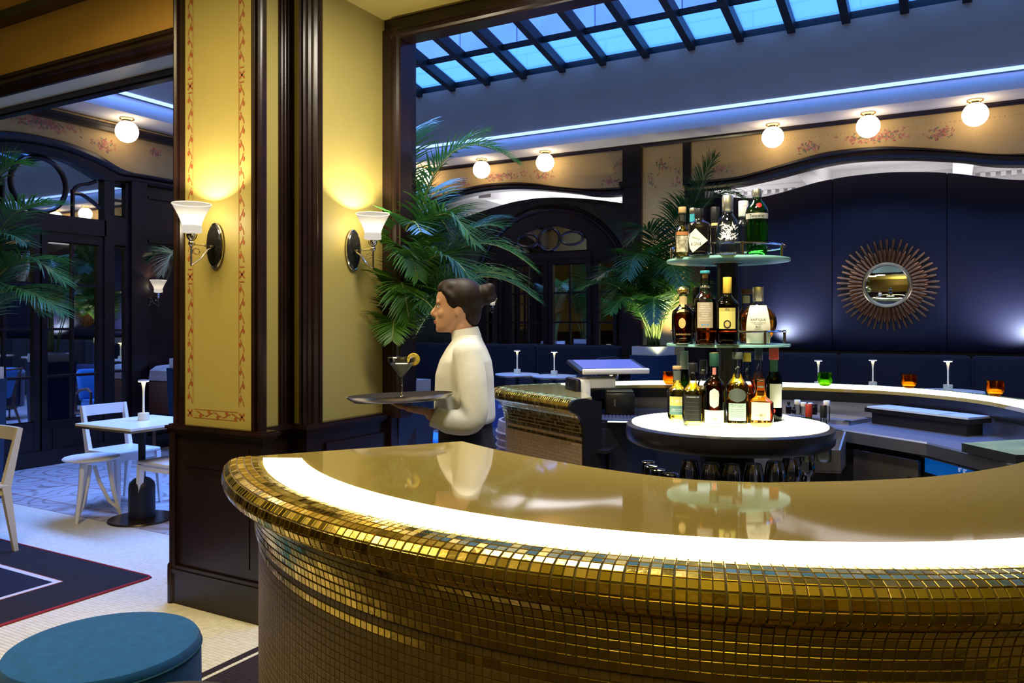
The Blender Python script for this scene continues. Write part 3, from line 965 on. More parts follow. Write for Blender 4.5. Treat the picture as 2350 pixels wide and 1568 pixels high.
# ================================================================ court ceiling: soffit, cove, attic walls and the glass roof
SY, SX = 9.06, -7.80          # edge of the soffit
ce = struct(MB().box(XL - .1, 6.2, SY, YB + .14, CT + .02, CT + .12).box(XL - .1, SX, 3.27, SY, CT + .02, CT + .12).build('ceiling', WHITE, smooth=False))
COVE = mat('cove_plaster', (0.82, 0.82, 0.86), 0.5)
cprof = [(.0, CT + .02), (-.015, CT + .05), (-.02, CT + .09), (.0, CT + .15), (.05, CT + .20), (.10, CT + .21)]
mb = MB()
mb.strip([[(SX + 0.0 + a * -1 - .0, SY + a * 1, z) for a, z in cprof], [(6.2, SY + a, z) for a, z in cprof]])
mb.build('cove', COVE, ce)
mb = MB()
mb.strip([[(SX - a, 3.27, z) for a, z in cprof], [(SX - a, SY + a, z) for a, z in cprof]])
mb.build('cove', COVE, ce)
LEDB = mat('blue_led_strip', (0.1, 0.2, 0.5), .5, emit=(0.22, 0.36, 1.0), estr=3.2)
MB().box(SX - .06, 6.2, SY - .012, SY + .006, CT + .205, CT + .240).build('led_strip', LEDB, ce, smooth=False)
MB().box(SX - .006, SX + .012, 3.27, SY, CT + .205, CT + .240).build('led_strip', LEDB, ce, smooth=False)
ZT = 4.74
at_w = struct(MB().box(SX - .2, 6.2, SY, SY + .16, CT + .23, ZT).build('wall_attic', GREY, smooth=False))
struct(MB().box(SX - .16, SX, 3.27, SY, CT + .23, 5.95).build('wall_attic', GREY, smooth=False))
struct(MB().box(3.4, 6.2, 3.80, 4.02, 0, 5.95).build('wall_south', GREY, smooth=False))

def frosted(name):
    m = bpy.data.materials.new(name); m.use_nodes = True
    nt = m.node_tree; nt.nodes.clear()
    out = nt.nodes.new('ShaderNodeOutputMaterial'); mx = nt.nodes.new('ShaderNodeMixShader'); mx.inputs[0].default_value = .25
    tl = nt.nodes.new('ShaderNodeBsdfTranslucent'); tl.inputs[0].default_value = (.55, .86, .92, 1)
    tr = nt.nodes.new('ShaderNodeBsdfTransparent'); tr.inputs[0].default_value = (.9, 1, .95, 1)
    nt.links.new(tl.outputs[0], mx.inputs[1]); nt.links.new(tr.outputs[0], mx.inputs[2]); nt.links.new(mx.outputs[0], out.inputs[0])
    return m
FROST = frosted('frosted_roof_glass')
CLEAR = thin_glass('clear_roof_glass', (.92, .96, 1), .6, .08)
rf = struct(MB().build('window_1', IRON))
SL = math.tan(R(10.9))
zr = lambda y: ZT + .03 + SL * (SY - y)
ybars = [SY, 8.42, 7.10, 5.80, 4.50, 3.30]
xb = [-4.33 + .56 * q for q in range(-7, 19)]
for x in xb:
    MB().beam((x, SY + .05, zr(SY + .05) + .0), (x, 3.3, zr(3.3)), .085, .14).build('glazing_bar', IRON, rf, smooth=False)
for y in ybars[1:]:
    MB().beam((xb[0], y, zr(y) + .02), (xb[-1], y, zr(y) + .02), .05, .06).build('glazing_bar', IRON, rf, smooth=False)
for a, b in zip(xb, xb[1:]):
    for q, (y1, y0) in enumerate(zip(ybars, ybars[1:])):
        g = MB().add([(a, y0, zr(y0) + .05), (b, y0, zr(y0) + .05), (b, y1, zr(y1) + .05), (a, y1, zr(y1) + .05)], [(0, 1, 2, 3)])
        g.build('pane', FROST if q == 0 else CLEAR, rf, smooth=False)
MB().box(SX - .2, 6.2, SY + .02, SY + .16, ZT, ZT + .12).build('sill', IRON, rf, smooth=False)

# neighbouring stone building beyond the glass roof, built of coursed blocks
STONE = mat('pale_ashlar', (0.62, 0.60, 0.70), .85, var=.10, vscale=1.2)
STONEJ = mat('ashlar_joint', (0.42, 0.42, 0.50), .9)
nb = MB().box(-16, 14, 12.2, 12.6, 4.4, 13.5).build('neighbouring_building', STONEJ, smooth=False)
tag(nb, 'pale stone building wall seen through the glass roof', 'building')
bm_ = {}
z, q = 5.0, 0
while z < 11.4:
    h = .62
    x = -13.0 + (q % 2) * .8
    while x < 9:
        w = rnd.choice((1.2, 1.5, 1.8))
        key = w
        if key not in bm_:
            m_ = MB().rbox(0, w - .02, 0, .06, 0, h - .02, .012, 1).build('stone_block', STONE, nb, smooth=False); o = m_; bm_[key] = m_.data
        else:
            o = bpy.data.objects.new('stone_block', bm_[key]); COL.objects.link(o); o.parent = nb
        o.location = (x, 12.15 - rnd.uniform(0, .012), z)
        x += w
    z += h; q += 1
# ================================================================ the round bar
BC = Vector((-0.734, 2.58))
RG = 1.395                                    # edge of the glass top
ZC = 1.12
GOLDT = [(0.80, 0.56, 0.12), (0.72, 0.53, 0.11), (0.88, 0.65, 0.20), (0.68, 0.51, 0.07), (0.82, 0.62, 0.15), (0.60, 0.47, 0.09)]
GOLDO = mat('gold_mosaic_single', GOLDT[0], 0.2, metal=1.0, obj_rand=GOLDT, rrange=(.10, .34), bump=.10, bscale=90)
GOLDI = mat('gold_mosaic', GOLDT[0], 0.2, metal=1.0, island=GOLDT, rrange=(.10, .34), bump=.10, bscale=90)
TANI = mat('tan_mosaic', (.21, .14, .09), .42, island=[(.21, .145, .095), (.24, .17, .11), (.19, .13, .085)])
BGROUT = mat('bar_grout', (0.22, 0.18, 0.13), .75)
GLASSTOP = mat('gold_backed_glass', (0.40, 0.30, 0.085), 0.04, spec=0.6, coat=.6)
LIT = mat('lit_acrylic', (1, 1, .9), .4, emit=(1.0, 0.93, 0.50), estr=7.0)
LITW = mat('lit_acrylic_white', (1, 1, .9), .4, emit=(1.0, 1.0, 0.66), estr=4.0)

# edge profile: offset outwards from the glass, height
def nose_profile():
    P = [(0, 1.1205), (.020, 1.1215), (.040, 1.1205), (.060, 1.118), (.078, 1.111), (.090, 1.099), (.0950, 1.084), (.0915, 1.068), (.080, 1.056), (.062, 1.048), (.044, 1.037), (.030, 1.019), (.021, .998), (.015, .976), (.011, .952), (.009, .927)]
    return [(p.x, p.z) for p in spline([(a, 0, b) for a, b in P], 6)]
NOSE = nose_profile()
BODY = [(.009, .927), (0, .925), (0, 0.0)]

def arclen(pts):
    L = [0.0]
    for a, b in zip(pts, pts[1:]):
        L.append(L[-1] + math.hypot(*(y - x for x, y in zip(a, b))))
    return L
def along(pts, L, s):
    for i in range(len(pts) - 1):
        if s <= L[i + 1] or i == len(pts) - 2:
            t = (s - L[i]) / (L[i + 1] - L[i])
            a, b = pts[i], pts[i + 1]
            return [x + (y - x) * t for x, y in zip(a, b)], [(y - x) / (L[i + 1] - L[i]) for x, y in zip(a, b)]

TS = 0.0180
def tile_rows():
    """(offset, z, direction along the profile) of every mosaic row, gold or tan"""
    L = arclen(NOSE)
    n = int(L[-1] / TS)
    st = L[-1] / n
    rows = []
    for i in range(n):
        p, d = along(NOSE, L, (i + .5) * st)
        rows.append((p[0], p[1], d[0], d[1], st, 'gold'))
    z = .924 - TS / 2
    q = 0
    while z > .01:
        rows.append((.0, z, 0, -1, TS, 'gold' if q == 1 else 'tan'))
        z -= TS; q += 1
    return rows
ROWS = tile_rows()

def tile_shape(w, h, t=.0030, b=.0008):
    """one glass mosaic tile, lying in xy, face up"""
    w, h = w / 2, h / 2
    v = [(-w, -h, -t), (w, -h, -t), (w, h, -t), (-w, h, -t), (-w, -h, -b), (w, -h, -b), (w, h, -b), (-w, h, -b), (-w + b, -h + b, 0), (w - b, -h + b, 0), (w - b, h - b, 0), (-w + b, h - b, 0)]
    f = [(0, 1, 5, 4), (1, 2, 6, 5), (2, 3, 7, 6), (3, 0, 4, 7), (4, 5, 9, 8), (5, 6, 10, 9), (6, 7, 11, 10), (7, 4, 8, 11), (8, 9, 10, 11)]
    return v, f

def bar_unit(root, path, n_single, zmin, seed, eye=EYE):
    """path: list of (x, y) along the glass edge, outside on the right hand of travel"""
    r = random.Random(seed)
    P3 = [Vector((p[0], p[1])) for p in path]
    # grouted core under the tiles
    rows = []
    for i, p in enumerate(P3):
        t = (P3[min(i + 1, len(P3) - 1)] - P3[max(i - 1, 0)]).normalized()
        o = Vector((t.y, -t.x))
        rows.append([(p.x + o.x * (a - .0024 * 0), p.y + o.y * a, z) for a, z in [(x - .0022 if z > 1.04 else x - .0022, z - (.0022 if z > 1.11 else 0)) for x, z in NOSE + BODY[1:]]])
    MB().strip(rows).build('core', BGROUT, root, angle=50)
    L = arclen([tuple(p) for p in P3])
    pts = [tuple(p) for p in P3]
    ncol = int(L[-1] / TS)
    st = L[-1] / ncol
    V, F, M = [], [], []
    k = 0
    cand = []
    for c in range(ncol):
        p, d = along(pts, L, (c + .5) * st)
        o = Vector((d[1], -d[0]))
        for ri, (a, z, da, dz, h, kind) in enumerate(ROWS):
            if z < zmin:
                continue
            pos = Vector((p[0] + o.x * a, p[1] + o.y * a, z))
            ex = Vector((d[0], d[1], 0))
            ey = -Vector((o.x * da, o.y * da, dz)).normalized()
            ez = ex.cross(ey).normalized()
            if ez.dot(Vector((o.x, o.y, .3))) < 0 and ri > 3 and a > .05:
                pass
            tilt = .011 if kind == 'gold' else .006
            ez = (ez + ex * r.gauss(0, tilt) + ey * r.gauss(0, tilt)).normalized()
            ex = ey.cross(ez).normalized(); ey = ez.cross(ex)
            # columns open or close with the curve
            curv = 1.0 + a * getattr(root, 'kappa', 0.0) if False else 1.0
            Mx = Matrix((ex, ey, ez)).transposed().to_4x4(); Mx.translation = pos
            cand.append((kind, ri, c, Mx, (pos - eye).length))
    # the largest seen ones become objects of their own
    gold_near = sorted([x for x in cand if x[0] == 'gold' and 2 <= x[1] <= 8], key=lambda x: x[4])[:n_single]
    near = set(id(x) for x in gold_near)
    wv, wf = tile_shape(st - .0016, TS - .0020)
    base = MB().add(wv, wf)
    ob = None
    wv = np.array(wv); wf = np.array(wf)
    for x in cand:
        if id(x) in near:
            if ob is None:
                ob = base.build('mosaic_tile', GOLDO, root, smooth=False); o = ob
            else:
                o = ob.copy(); COL.objects.link(o)
            o.matrix_parent_inverse = Matrix()
            o.matrix_local = root.matrix_basis.inverted() @ x[3]
            continue
        m4 = np.array(x[3])
        V.append(wv @ m4[:3, :3].T + m4[:3, 3]); F.append(wf + 12 * k); M += [0 if x[0] == 'gold' else 1] * 9
        k += 1
    loc = np.array(root.location)
    V = [v - loc for v in V]
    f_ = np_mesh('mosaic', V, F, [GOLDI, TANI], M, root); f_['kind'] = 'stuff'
    return f_

# ---- front half
front = thing('bar_counter', 'round gold mosaic bar counter with glowing strip in the foreground', 'bar counter')
def arc(a0, a1, n, r=RG):
    return [(BC.x + r * math.cos(R(a0 + (a1 - a0) * q / n)), BC.y + r * math.sin(R(a0 + (a1 - a0) * q / n))) for q in range(n + 1)]
outer = arc(225.2, 352, 90)
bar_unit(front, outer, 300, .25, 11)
inner = [(-1.361, 2.102), (-1.154, 2.002), (-0.904, 1.915), (-0.711, 1.872), (-0.551, 1.862), (-0.40, 1.905), (-0.344, 1.938), (-0.21, 2.03), (-0.075, 2.148), (0.019, 2.262), (0.10, 2.39), (0.176, 2.542), (0.22, 2.70)]
inner = [(p.x, p.y) for p in spline([(a, b, 0) for a, b in inner], 5)]
def flat(name, poly, z0, z1, m, parent):
    return MB().prism(poly, lambda x, y: (x, y, z0), lambda x, y: (x, y, z1)).build(name, m, parent, smooth=False)
flat('glass_top', outer + inner[::-1], ZC - .018, ZC, GLASSTOP, front)
flat('underside', [(BC.x + (x - BC.x) * .99, BC.y + (y - BC.y) * .99) for x, y in outer] + [(x, y - .012) for x, y in inner[::-1]], ZC - .06, ZC - .0185, BLACK, front)
MB().strip([[(x, y - .004, ZC - .019), (x, y - .004, .0)] for x, y in inner]).build('inner_face', BLACK, front, angle=60)
sA, sB = arc(228.5, 351, 80, RG - .012), arc(230.2, 351, 80, RG - .112)
MB().strip([[(a[0], a[1], ZC), (a[0], a[1], ZC + .007), (b[0], b[1], ZC + .007), (b[0], b[1], ZC)] for a, b in zip(sA, sB)]).build('light_strip', LIT, front, smooth=False)
e1 = Vector((*inner[0], 0)); e0 = Vector((*outer[0], 0)); e0 = e0 + (e1 - e0).normalized() * .02
MB().hexa([(e0.x, e0.y, 0), (e1.x, e1.y, 0), (e1.x + .01, e1.y - .01, 0), (e0.x + .01, e0.y - .01, 0), (e0.x, e0.y, ZC - .02), (e1.x, e1.y, ZC - .02), (e1.x + .01, e1.y - .01, ZC - .02), (e0.x + .01, e0.y - .01, ZC - .02)]).build('end_panel', BLACK, front, smooth=False)

# ---- rear half: outer edge from the tiled end return round the back
rear = thing('bar_counter', 'far half of the round bar with tiled end and lit counter edge', 'bar counter')
back_o = [(-1.60, 3.585), (-1.95, 3.78), (-2.215, 3.93), (-2.29, 4.03), (-2.245, 4.17), (-2.076, 4.43), (-1.828, 4.74), (-1.634, 4.90), (-1.273, 5.045), (-0.907, 5.13), (-0.65, 5.15), (-0.415, 5.13), (-0.258, 5.08), (-0.109, 5.00), (0.041, 4.88), (0.165, 4.735), (0.307, 4.55), (0.42, 4.34), (.50, 4.1)]
bo = [(p.x, p.y) for p in spline([(a, b, 0) for a, b in back_o], 5)]
bar_unit(rear, bo[::-1], 0, .55, 12)
back_i = [(-1.585, 3.66), (-1.72, 3.90), (-1.80, 4.15), (-1.80, 4.34), (-1.714, 4.46), (-1.524, 4.59), (-1.185, 4.72), (-0.846, 4.79), (-0.675, 4.81), (-0.388, 4.80), (-0.24, 4.755), (-0.101, 4.67), (0.038, 4.55), (0.154, 4.40), (0.235, 4.22), (.30, 4.05)]
bi = [(p.x, p.y) for p in spline([(a, b, 0) for a, b in back_i], 5)]
flat('glass_top', bo + bi[::-1], ZC - .018, ZC, GLASSTOP, rear)
MB().strip([[(x, y, ZC - .018), (x, y, ZC - .075), (x + (-.0), y + .03, ZC - .075)] for x, y in bi]).build('fascia', BLACK, rear, angle=60)
MB().strip([[(x, y + .03, ZC - .075), (x, y + .03, .30)] for x, y in bi[18:]]).build('splashback', STEEL, rear, angle=60)
def strip_band(path, o0, o1, name, i0, i1):
    P = [Vector(p) for p in path]
    rows = []
    for i in range(i0, i1):
        t = (P[min(i + 1, len(P) - 1)] - P[max(i - 1, 0)]).normalized()
        o = Vector((t.y, -t.x))
        a, b = P[i] + o * o0, P[i] + o * o1
        rows.append([(a.x, a.y, ZC), (a.x, a.y, ZC + .004), (b.x, b.y, ZC + .004), (b.x, b.y, ZC)])
    MB().strip(rows).build(name, LITW, rear, smooth=False)
strip_band(bo, .03, .13, 'light_strip', 24, 86)
strip_band(bi, -.12, -.02, 'light_strip', 17, 74)
# dark end panel with the nose outline, facing into the bar
t_ = Vector((bo[1][0] - bo[0][0], bo[1][1] - bo[0][1])).normalized(); o_ = Vector((-t_.y, t_.x))
pr = [(a - .001, z - .001) for a, z in NOSE] + [(0, 0), (-.10, 0), (-.10, ZC - .02)]
e_ = Vector(bo[0])
MB().prism(pr, lambda a, z: (e_.x + o_.x * a - t_.x * .022, e_.y + o_.y * a - t_.y * .022, z), lambda a, z: (e_.x + o_.x * a, e_.y + o_.y * a, z)).build('end_panel', BLACK, rear, smooth=False)
for w in (rear, front):
    pass
# ================================================================ lettering
def text_geo(s, size, width=None):
    cu = bpy.data.curves.new('lettering', 'FONT')
    cu.body = s; cu.size = size; cu.align_x = 'CENTER'; cu.align_y = 'CENTER'; cu.resolution_u = 2
    ob = bpy.data.objects.new('lettering', cu); COL.objects.link(ob)
    bpy.context.view_layer.update()
    me = ob.evaluated_get(bpy.context.evaluated_depsgraph_get()).to_mesh()
    vs = [v.co.copy() for v in me.vertices]; fs = [tuple(p.vertices) for p in me.polygons]
    ob.to_mesh_clear()
    bpy.data.objects.remove(ob, do_unlink=True); bpy.data.curves.remove(cu)
    if width and vs:
        w = max(v.x for v in vs) - min(v.x for v in vs)
        for v in vs: v.x *= width / w
    return vs, fs

# ================================================================ bottles
CLEARG = thin_glass('clear_glass', (.97, .985, .98), .95, .32)
GREENG = thin_glass('green_glass', (.36, .90, .42), .9, .30)
DKGREENG = thin_glass('dark_green_glass', (.05, .16, .07), .8, .25)
BLACKG = mat('black_glass', (.006, .005, .006), .06, spec=.7)
TEALG = thin_glass('teal_glass', (.62, .90, .88), .9, .25)
AMBER = liquid('amber_spirit', (.97, .66, .20))
GOLDL = liquid('pale_gold_spirit', (.90, .80, .30))
BROWNL = liquid('brown_spirit', (.66, .25, .06))
DARKL = liquid('dark_spirit', (.26, .075, .03))
REDL = liquid('red_orange_spirit', (.97, .42, .12))
CLEARL = liquid('clear_spirit', (.94, .96, .97))
GREENL = liquid('green_spirit', (.58, .97, .58))
PAPER = mat('cream_label_paper', (.78, .76, .60), .6)
PAPERW = mat('white_label_paper', (.82, .84, .74), .6)
PAPERT = mat('teal_label_paper', (.10, .22, .20), .6)
PAPERK = mat('black_label_paper', (.020, .022, .018), .5)
PAPERB = mat('tan_label_paper', (.40, .32, .20), .6)
PAPERY = mat('gold_label_paper', (.66, .58, .16), .45)
PAPERM = mat('mint_label_paper', (.55, .74, .62), .6)
PAPERG = mat('grey_label_paper', (.10, .12, .10), .5)
SILVERL = mat('silver_label', (.72, .73, .68), .3, metal=.6)
INK = mat('black_ink', (.02, .02, .02), .6)
INKW = mat('white_ink', (.85, .86, .82), .6)
INKG = mat('gold_ink', (.60, .46, .16), .4)
INKR = mat('red_ink', (.45, .04, .03), .5)
INKB = mat('blue_ink', (.08, .35, .75), .5)
CORK = mat('cork', (.50, .32, .14), .8)
CAPK = mat('black_cap', (.012, .012, .014), .4)
CAPS = mat('silver_cap', (.70, .70, .66), .28, metal=.9)
CAPW = mat('white_cap', (.80, .78, .75), .5)
CAPT = mat('teal_wax', (.05, .36, .44), .4)
CAPY = mat('yellow_capsule', (.72, .48, .06), .4)
CAPR = mat('red_capsule', (.38, .035, .020), .4)
CAPG = mat('dark_green_capsule', (.02, .085, .06), .45)
CAPGOLD = mat('gold_cap', (.80, .58, .20), .22, metal=1.0)

def face_cam(p):
    return math.atan2(-p[1], -p[0]) + math.pi / 2

def bprof(r, H, sh, nk, rn, belly=0.0, foot=None):
    """outline of a bottle: body radius, height, shoulder and neck heights, neck radius"""
    f = foot or r * .94
    P = [(0, 0), (f * .9, 0.001), (f, .004), (r * (1 + belly * .2), .02)]
    for q in range(1, 5):
        P.append((r * (1 + belly * math.sin(math.pi * q / 5)), .02 + (sh - .02) * q / 5))
    P.append((r, sh))
    for q in range(1, 8):
        t = q / 8
        P.append((rn + (r - rn) * (.5 + .5 * math.cos(math.pi * t ** .9)), sh + (nk - sh) * t))
    P += [(rn, nk), (rn, H)]
    return P

def rad_at(P, z):
    for a, b in zip(P, P[1:]):
        if a[1] <= z <= b[1] and b[1] > a[1]:
            return a[0] + (b[0] - a[0]) * (z - a[1]) / (b[1] - a[1])
    return P[-1][0]

def wrap(P, x, z, e, flat_y=None):
    if flat_y is not None:
        return (x, -flat_y - e, z)
    r = rad_at(P, z) + e
    a = x / r
    return (r * math.sin(a), -r * math.cos(a), z)

LASTP = {}
def patch(P, w, z0, z1, m, parent, name='label', shape='rect', e=.0007, flat_y=None, cx=0.0, lab=None):
    rows = []
    nz, nx = 8, 12
    for i in range(nz + 1):
        t = i / nz
        z = z0 + (z1 - z0) * t
        k = 1.0
        if shape == 'oval':
            k = max(.05, math.sin(math.acos(max(-1, min(1, 2 * t - 1)))))
        elif shape == 'arch':
            k = 1.0 if t < .75 else max(.05, math.sqrt(max(0, 1 - ((t - .75) / .25) ** 2)))
        elif shape == 'pill':
            k = 1.0 if .22 < t < .78 else max(.05, math.sqrt(max(0, 1 - ((abs(t - .5) - .28) / .22) ** 2)))
        elif shape == 'bell':
            k = (.55 + .45 * math.sin(math.pi * min(1, (1 - t) * 1.4 + .0) / 2)) * (1 if t > .06 else .94)
        rows.append([wrap(P, cx + w / 2 * k * (2 * j / nx - 1), z, e, flat_y) for j in range(nx + 1)])
    o = MB().strip([r[::-1] for r in rows]).build(name, m, parent)
    if lab: o['label'] = lab
    LASTP[parent.name] = o
    return o


def letters(P, s, size, z, m, parent, width=None, e=.0012, flat_y=None, cx=0.0, name='lettering', rot=0.0):
    vs, fs = text_geo(s, size, width)
    if not vs: return
    c, sn = math.cos(rot), math.sin(rot)
    V = [wrap(P, cx + v.x * c - v.y * sn, z + v.x * sn + v.y * c, e, flat_y) for v in vs]
    return MB().add(V, fs).build(name, m, LASTP.get(parent.name, parent), smooth=False)

def bottle(label, px, base_y, top_y, halfw, d, zbase, sh=.55, nk=.68, rn=.30, glass=CLEARG, liq=None, fill=.8, cap=None, caph=.12, capr=1.15, sq=0.0, belly=0.0, shape=None, foot=None, group='spirit bottles on the tower', name='spirit_bottle', H=None, seg=22):
    p = at(px, 740, d); p.z = zbase
    pxm = d / FPX
    H = H or (base_y - top_y) * pxm
    r = halfw * pxm
    root = thing(name, label, 'bottle', p, face_cam(p), group)
    Hb = H * (1 - caph * .55) if cap else H
    P = shape(r, H) if shape else bprof(r, Hb, H * sh, H * nk, r * rn, belly, foot and r * foot)
    MB().lathe(P, seg, sq=sq).build('body', glass, root, angle=50)
    if liq:
        zf = H * fill
        Q = [(max(0, rr * .93 - .0005), z * .985 + .004) for rr, z in P if z < zf * .985]
        rr = rad_at(P, zf) * .93
        Q += [(rr, zf), (0, zf)]
        Q[0] = (0, .005)
        MB().lathe(Q, seg, sq=sq).build('liquid', liq, root, angle=50)
    if cap:
        cr = P[-1][0] * capr
        z0 = H * (1 - caph)
        MB().lathe([(cr * .96, z0), (cr, z0 + .001), (cr, H - .002), (cr * .93, H), (0, H)], 18).build('cap', cap, root, angle=40)
    return root, P, H, r

# ================================================================ the bottle tower in the middle of the bar
TC = Vector((-0.752, 3.050))
TD = 3.03
tw = thing('display_tower', 'tiered black and glass bottle tower on a lit round table', 'display stand', (TC.x, TC.y, 0))
Z1, Z2, Z3 = 1.110, 1.418, 1.742
MB().lathe([(.040, Z1), (.040, Z3 - .01)], 20).build('pole', BLACK, tw)
MB().lathe([(.055, .0), (.10, .02), (.10, 1.0)], 20).build('column', BLACKM, tw)
MB().lathe([(0, Z1 - .075), (.375, Z1 - .072), (.387, Z1 - .060), (.390, Z1 - .03), (.387, Z1 - .008), (.372, Z1 - .001), (0, Z1 - .001)], 64).build('table_disc', BLACK, tw, angle=40)
MB().lathe([(.276, Z1 - .001), (.276, Z1 + .003), (.366, Z1 + .003), (.366, Z1 - .001)], 64).build('lit_ring', LITW, tw)
MB().lathe([(.0, Z1 - .001), (.0, Z1 + .012), (.222, Z1 + .012), (.228, Z1 + .016), (.228, Z1 + .028), (.238, Z1 + .028), (.238, Z1 + .004), (.23, Z1 - .001)], 56).build('turntable', LITW, tw)
MB().lathe([(.0, Z1 + .0125), (.226, Z1 + .0125), (.226, Z1 + .014), (0, Z1 + .014)], 48).build('turntable_mat', mat('grey_mat', (.35, .33, .22), .5), tw)
for zz in (Z2, Z3):
    s_ = MB().lathe([(0, zz - .009), (.229, zz - .009), (.229, zz), (0, zz)], 56).build('glass_shelf', thin_glass('shelf_glass_%d' % int(zz * 100), (.90, .97, .96), .9, .2), tw)
    MB().lathe([(.226, zz - .0095), (.231, zz - .009), (.2325, zz - .0045), (.231, zz), (.226, zz + .0005)], 64).build('shelf_edge', mat('teal_glass_edge_%d' % int(zz * 100), (.30, .62, .58), .15, emit=None, spec=.8), tw)
    dz = .045 if zz == Z3 else .048
    MB().tube([(.212 * math.cos(2 * math.pi * q / 56), .212 * math.sin(2 * math.pi * q / 56), zz + dz) for q in range(56)], .0040, 6, closed=True).build('gallery_rail', CHROME, tw)
    for a in ((-118, -62, -10, 30, 90, 150, 197) if zz == Z3 else (-103, -38, 20, 80, 140, 215)):
        x, y = .212 * math.cos(R(a)), .212 * math.sin(R(a))
        MB().lathe([(.0055, zz), (.0055, zz + dz + .004), (.003, zz + dz + .006)], 10, (x, y, 0)).build('rail_post', CHROME, tw)
    MB().lathe([(.06, zz - .016), (.06, zz - .009)], 20).build('shelf_collar', CHROME, tw)
MB().lathe([(.0, .775), (.34, .775), (.345, .782), (.34, .79), (0, .79)], 48).build('glass_rack', BLACK, tw)

# --- top tier
ZT3 = Z3 + .0005
b, P, H, r = bottle('stout tequila style bottle with cork at left end of top tier', 1566, 592, 476, 17.5, 2.93, ZT3, sh=.50, nk=.66, rn=.42, liq=GOLDL, fill=.62, cap=CORK, caph=.12, capr=1.2)
patch(P, r * 1.7, H * .10, H * .42, mat('printed_scene_label', (.46, .42, .28), .6, var=.6, vscale=60), b, 'label'); patch(P, r * .7, H * .72, H * .84, PAPERK, b, 'neck_label'); patch(P, r * 1.7, H * .43, H * .50, mat('orange_band', (.42, .16, .05), .6), b, 'label_band')
b, P, H, r = bottle('clear bottle with silver cap and teal neck band on top tier', 1590, 592, 469, 14, 3.13, ZT3, sh=.62, nk=.74, rn=.55, liq=CLEARL, fill=.6, cap=CAPS, caph=.10, capr=1.0)
patch(P, r * 1.2, H * .74, H * .88, CAPT, b, 'neck_band')
b, P, H, r = bottle('black apothecary bottle with pale diamond label on top tier', 1604, 592, 484, 25, 2.85, ZT3, sh=.66, nk=.78, rn=.36, glass=BLACKG, cap=CAPK, caph=.20, capr=1.1, sq=.35)
fy = r * 1.0
pts = [(0, .13), (.030, .24 * 1.0)]
dm = [(-r * .90, H * .30), (-r * .80, H * .14), (-r * .55, H * .05), (r * .78, H * .30), (-r * .30, H * .56), (-r * .80, H * .44)]
MB().add([wrap(P, x, z, .0012, fy) for x, z in dm], [tuple(range(len(dm)))]).build('label', PAPER, b, smooth=False)
letters(P, '& GIN &', H * .10, H * .23, INK, b, width=r * .9, flat_y=fy, cx=-r * .25, e=.0018)
MB().add([wrap(P, x, z, .0016, fy) for x, z in [(-r * .62, H * .40), (r * .15, H * .325), (r * .15, H * .315), (-r * .62, H * .36)]], [(0, 1, 2, 3)]).build('label_ornament', mat('label_ornament_green', (.36, .40, .26), .6), b, smooth=False)
b, P, H, r = bottle('slim dark bottle with black capsule behind the centre of top tier', 1641, 592, 465, 12, 3.17, ZT3, sh=.62, nk=.72, rn=.75, glass=BLACKG, cap=CAPK, caph=.28, capr=1.08)
patch(P, r * 1.6, H * .66, H * .71, INKG, b, 'neck_ring')
def mare(r, H):
    return [(0, 0), (r * .94, .001), (r, .006), (r * .98, H * .12), (r * .88, H * .35), (r * .76, H * .52), (r * .66, H * .60), (r * .46, H * .66), (r * .38, H * .70), (r * .38, H * .78)]
b, P, H, r = bottle('tapered clear gin bottle with tall silver cap and white leaf print', 1670, 593, 456, 30.5, 2.84, ZT3, shape=mare, liq=CLEARL, fill=.56, cap=CAPS, caph=.26, capr=1.08)
letters(P, 'GIN MARE', .022, H * .22, INK, b, width=r * 1.62, e=.001)
rr_ = random.Random(4); mb = MB()
for q in range(90):
    x, z = rr_.gauss(0, .42) * r, H * (.26 + .26 * rr_.random() ** 1.5); a = rr_.uniform(.2, 2.9); l = .009
    if abs(x) > r * .8: continue
    pp = [(x - l * math.cos(a), z - l * math.sin(a)), (x + .0016 * math.sin(a), z - .0016 * math.cos(a)), (x + l * math.cos(a), z + l * math.sin(a)), (x - .0016 * math.sin(a), z + .0016 * math.cos(a))]
    mb.add([wrap(P, u, v, .0009) for u, v in pp], [(0, 1, 2, 3)])
mb.build('leaf_print', INKW, b, smooth=False)
b, P, H, r = bottle('clear bottle with white cap behind the green gin on top tier', 1706, 592, 454, 17, 3.10, ZT3, sh=.60, nk=.70, rn=.62, liq=CLEARL, fill=.55, cap=CAPW, caph=.26, capr=1.05)
patch(P, r * 1.3, H * .90, H * .915, INKR, b, 'cap_band')
def tanq(r, H):
    return [(0, 0), (r * .80, .001), (r * .84, .005), (r * .86, H * .2), (r * .97, H * .52), (r, H * .60), (r * .98, H * .66), (r * .86, H * .73), (r * .62, H * .79), (r * .42, H * .83), (r * .37, H * .86), (r * .37, H * .93)]
b, P, H, r = bottle('tall emerald green gin bottle with silver band and red seal', 1737, 592, 435, 26, 2.93, ZT3, shape=tanq, glass=GREENG, liq=GREENL, fill=.52, cap=CAPS, caph=.12, capr=1.05)
patch(P, r * 2.4, H * .555, H * .635, SILVERL, b, 'label_band'); letters(P, 'Tanqueray', .017, H * .595, INK, b, width=r * 1.3, e=.0014)
patch(P, .021, H * .71, H * .785, mat('red_wax_seal', (.45, .012, .015), .4), b, 'wax_seal', 'oval', .003, cx=.008)
for q in range(9):
    a = R(-80 + 20 * q)
    MB().tube([(r * .865 * math.sin(a), -r * .865 * math.cos(a), H * .05), (r * .975 * math.sin(a), -r * .975 * math.cos(a), H * .51)], .0012, 5).build('flute', GREENG, b)

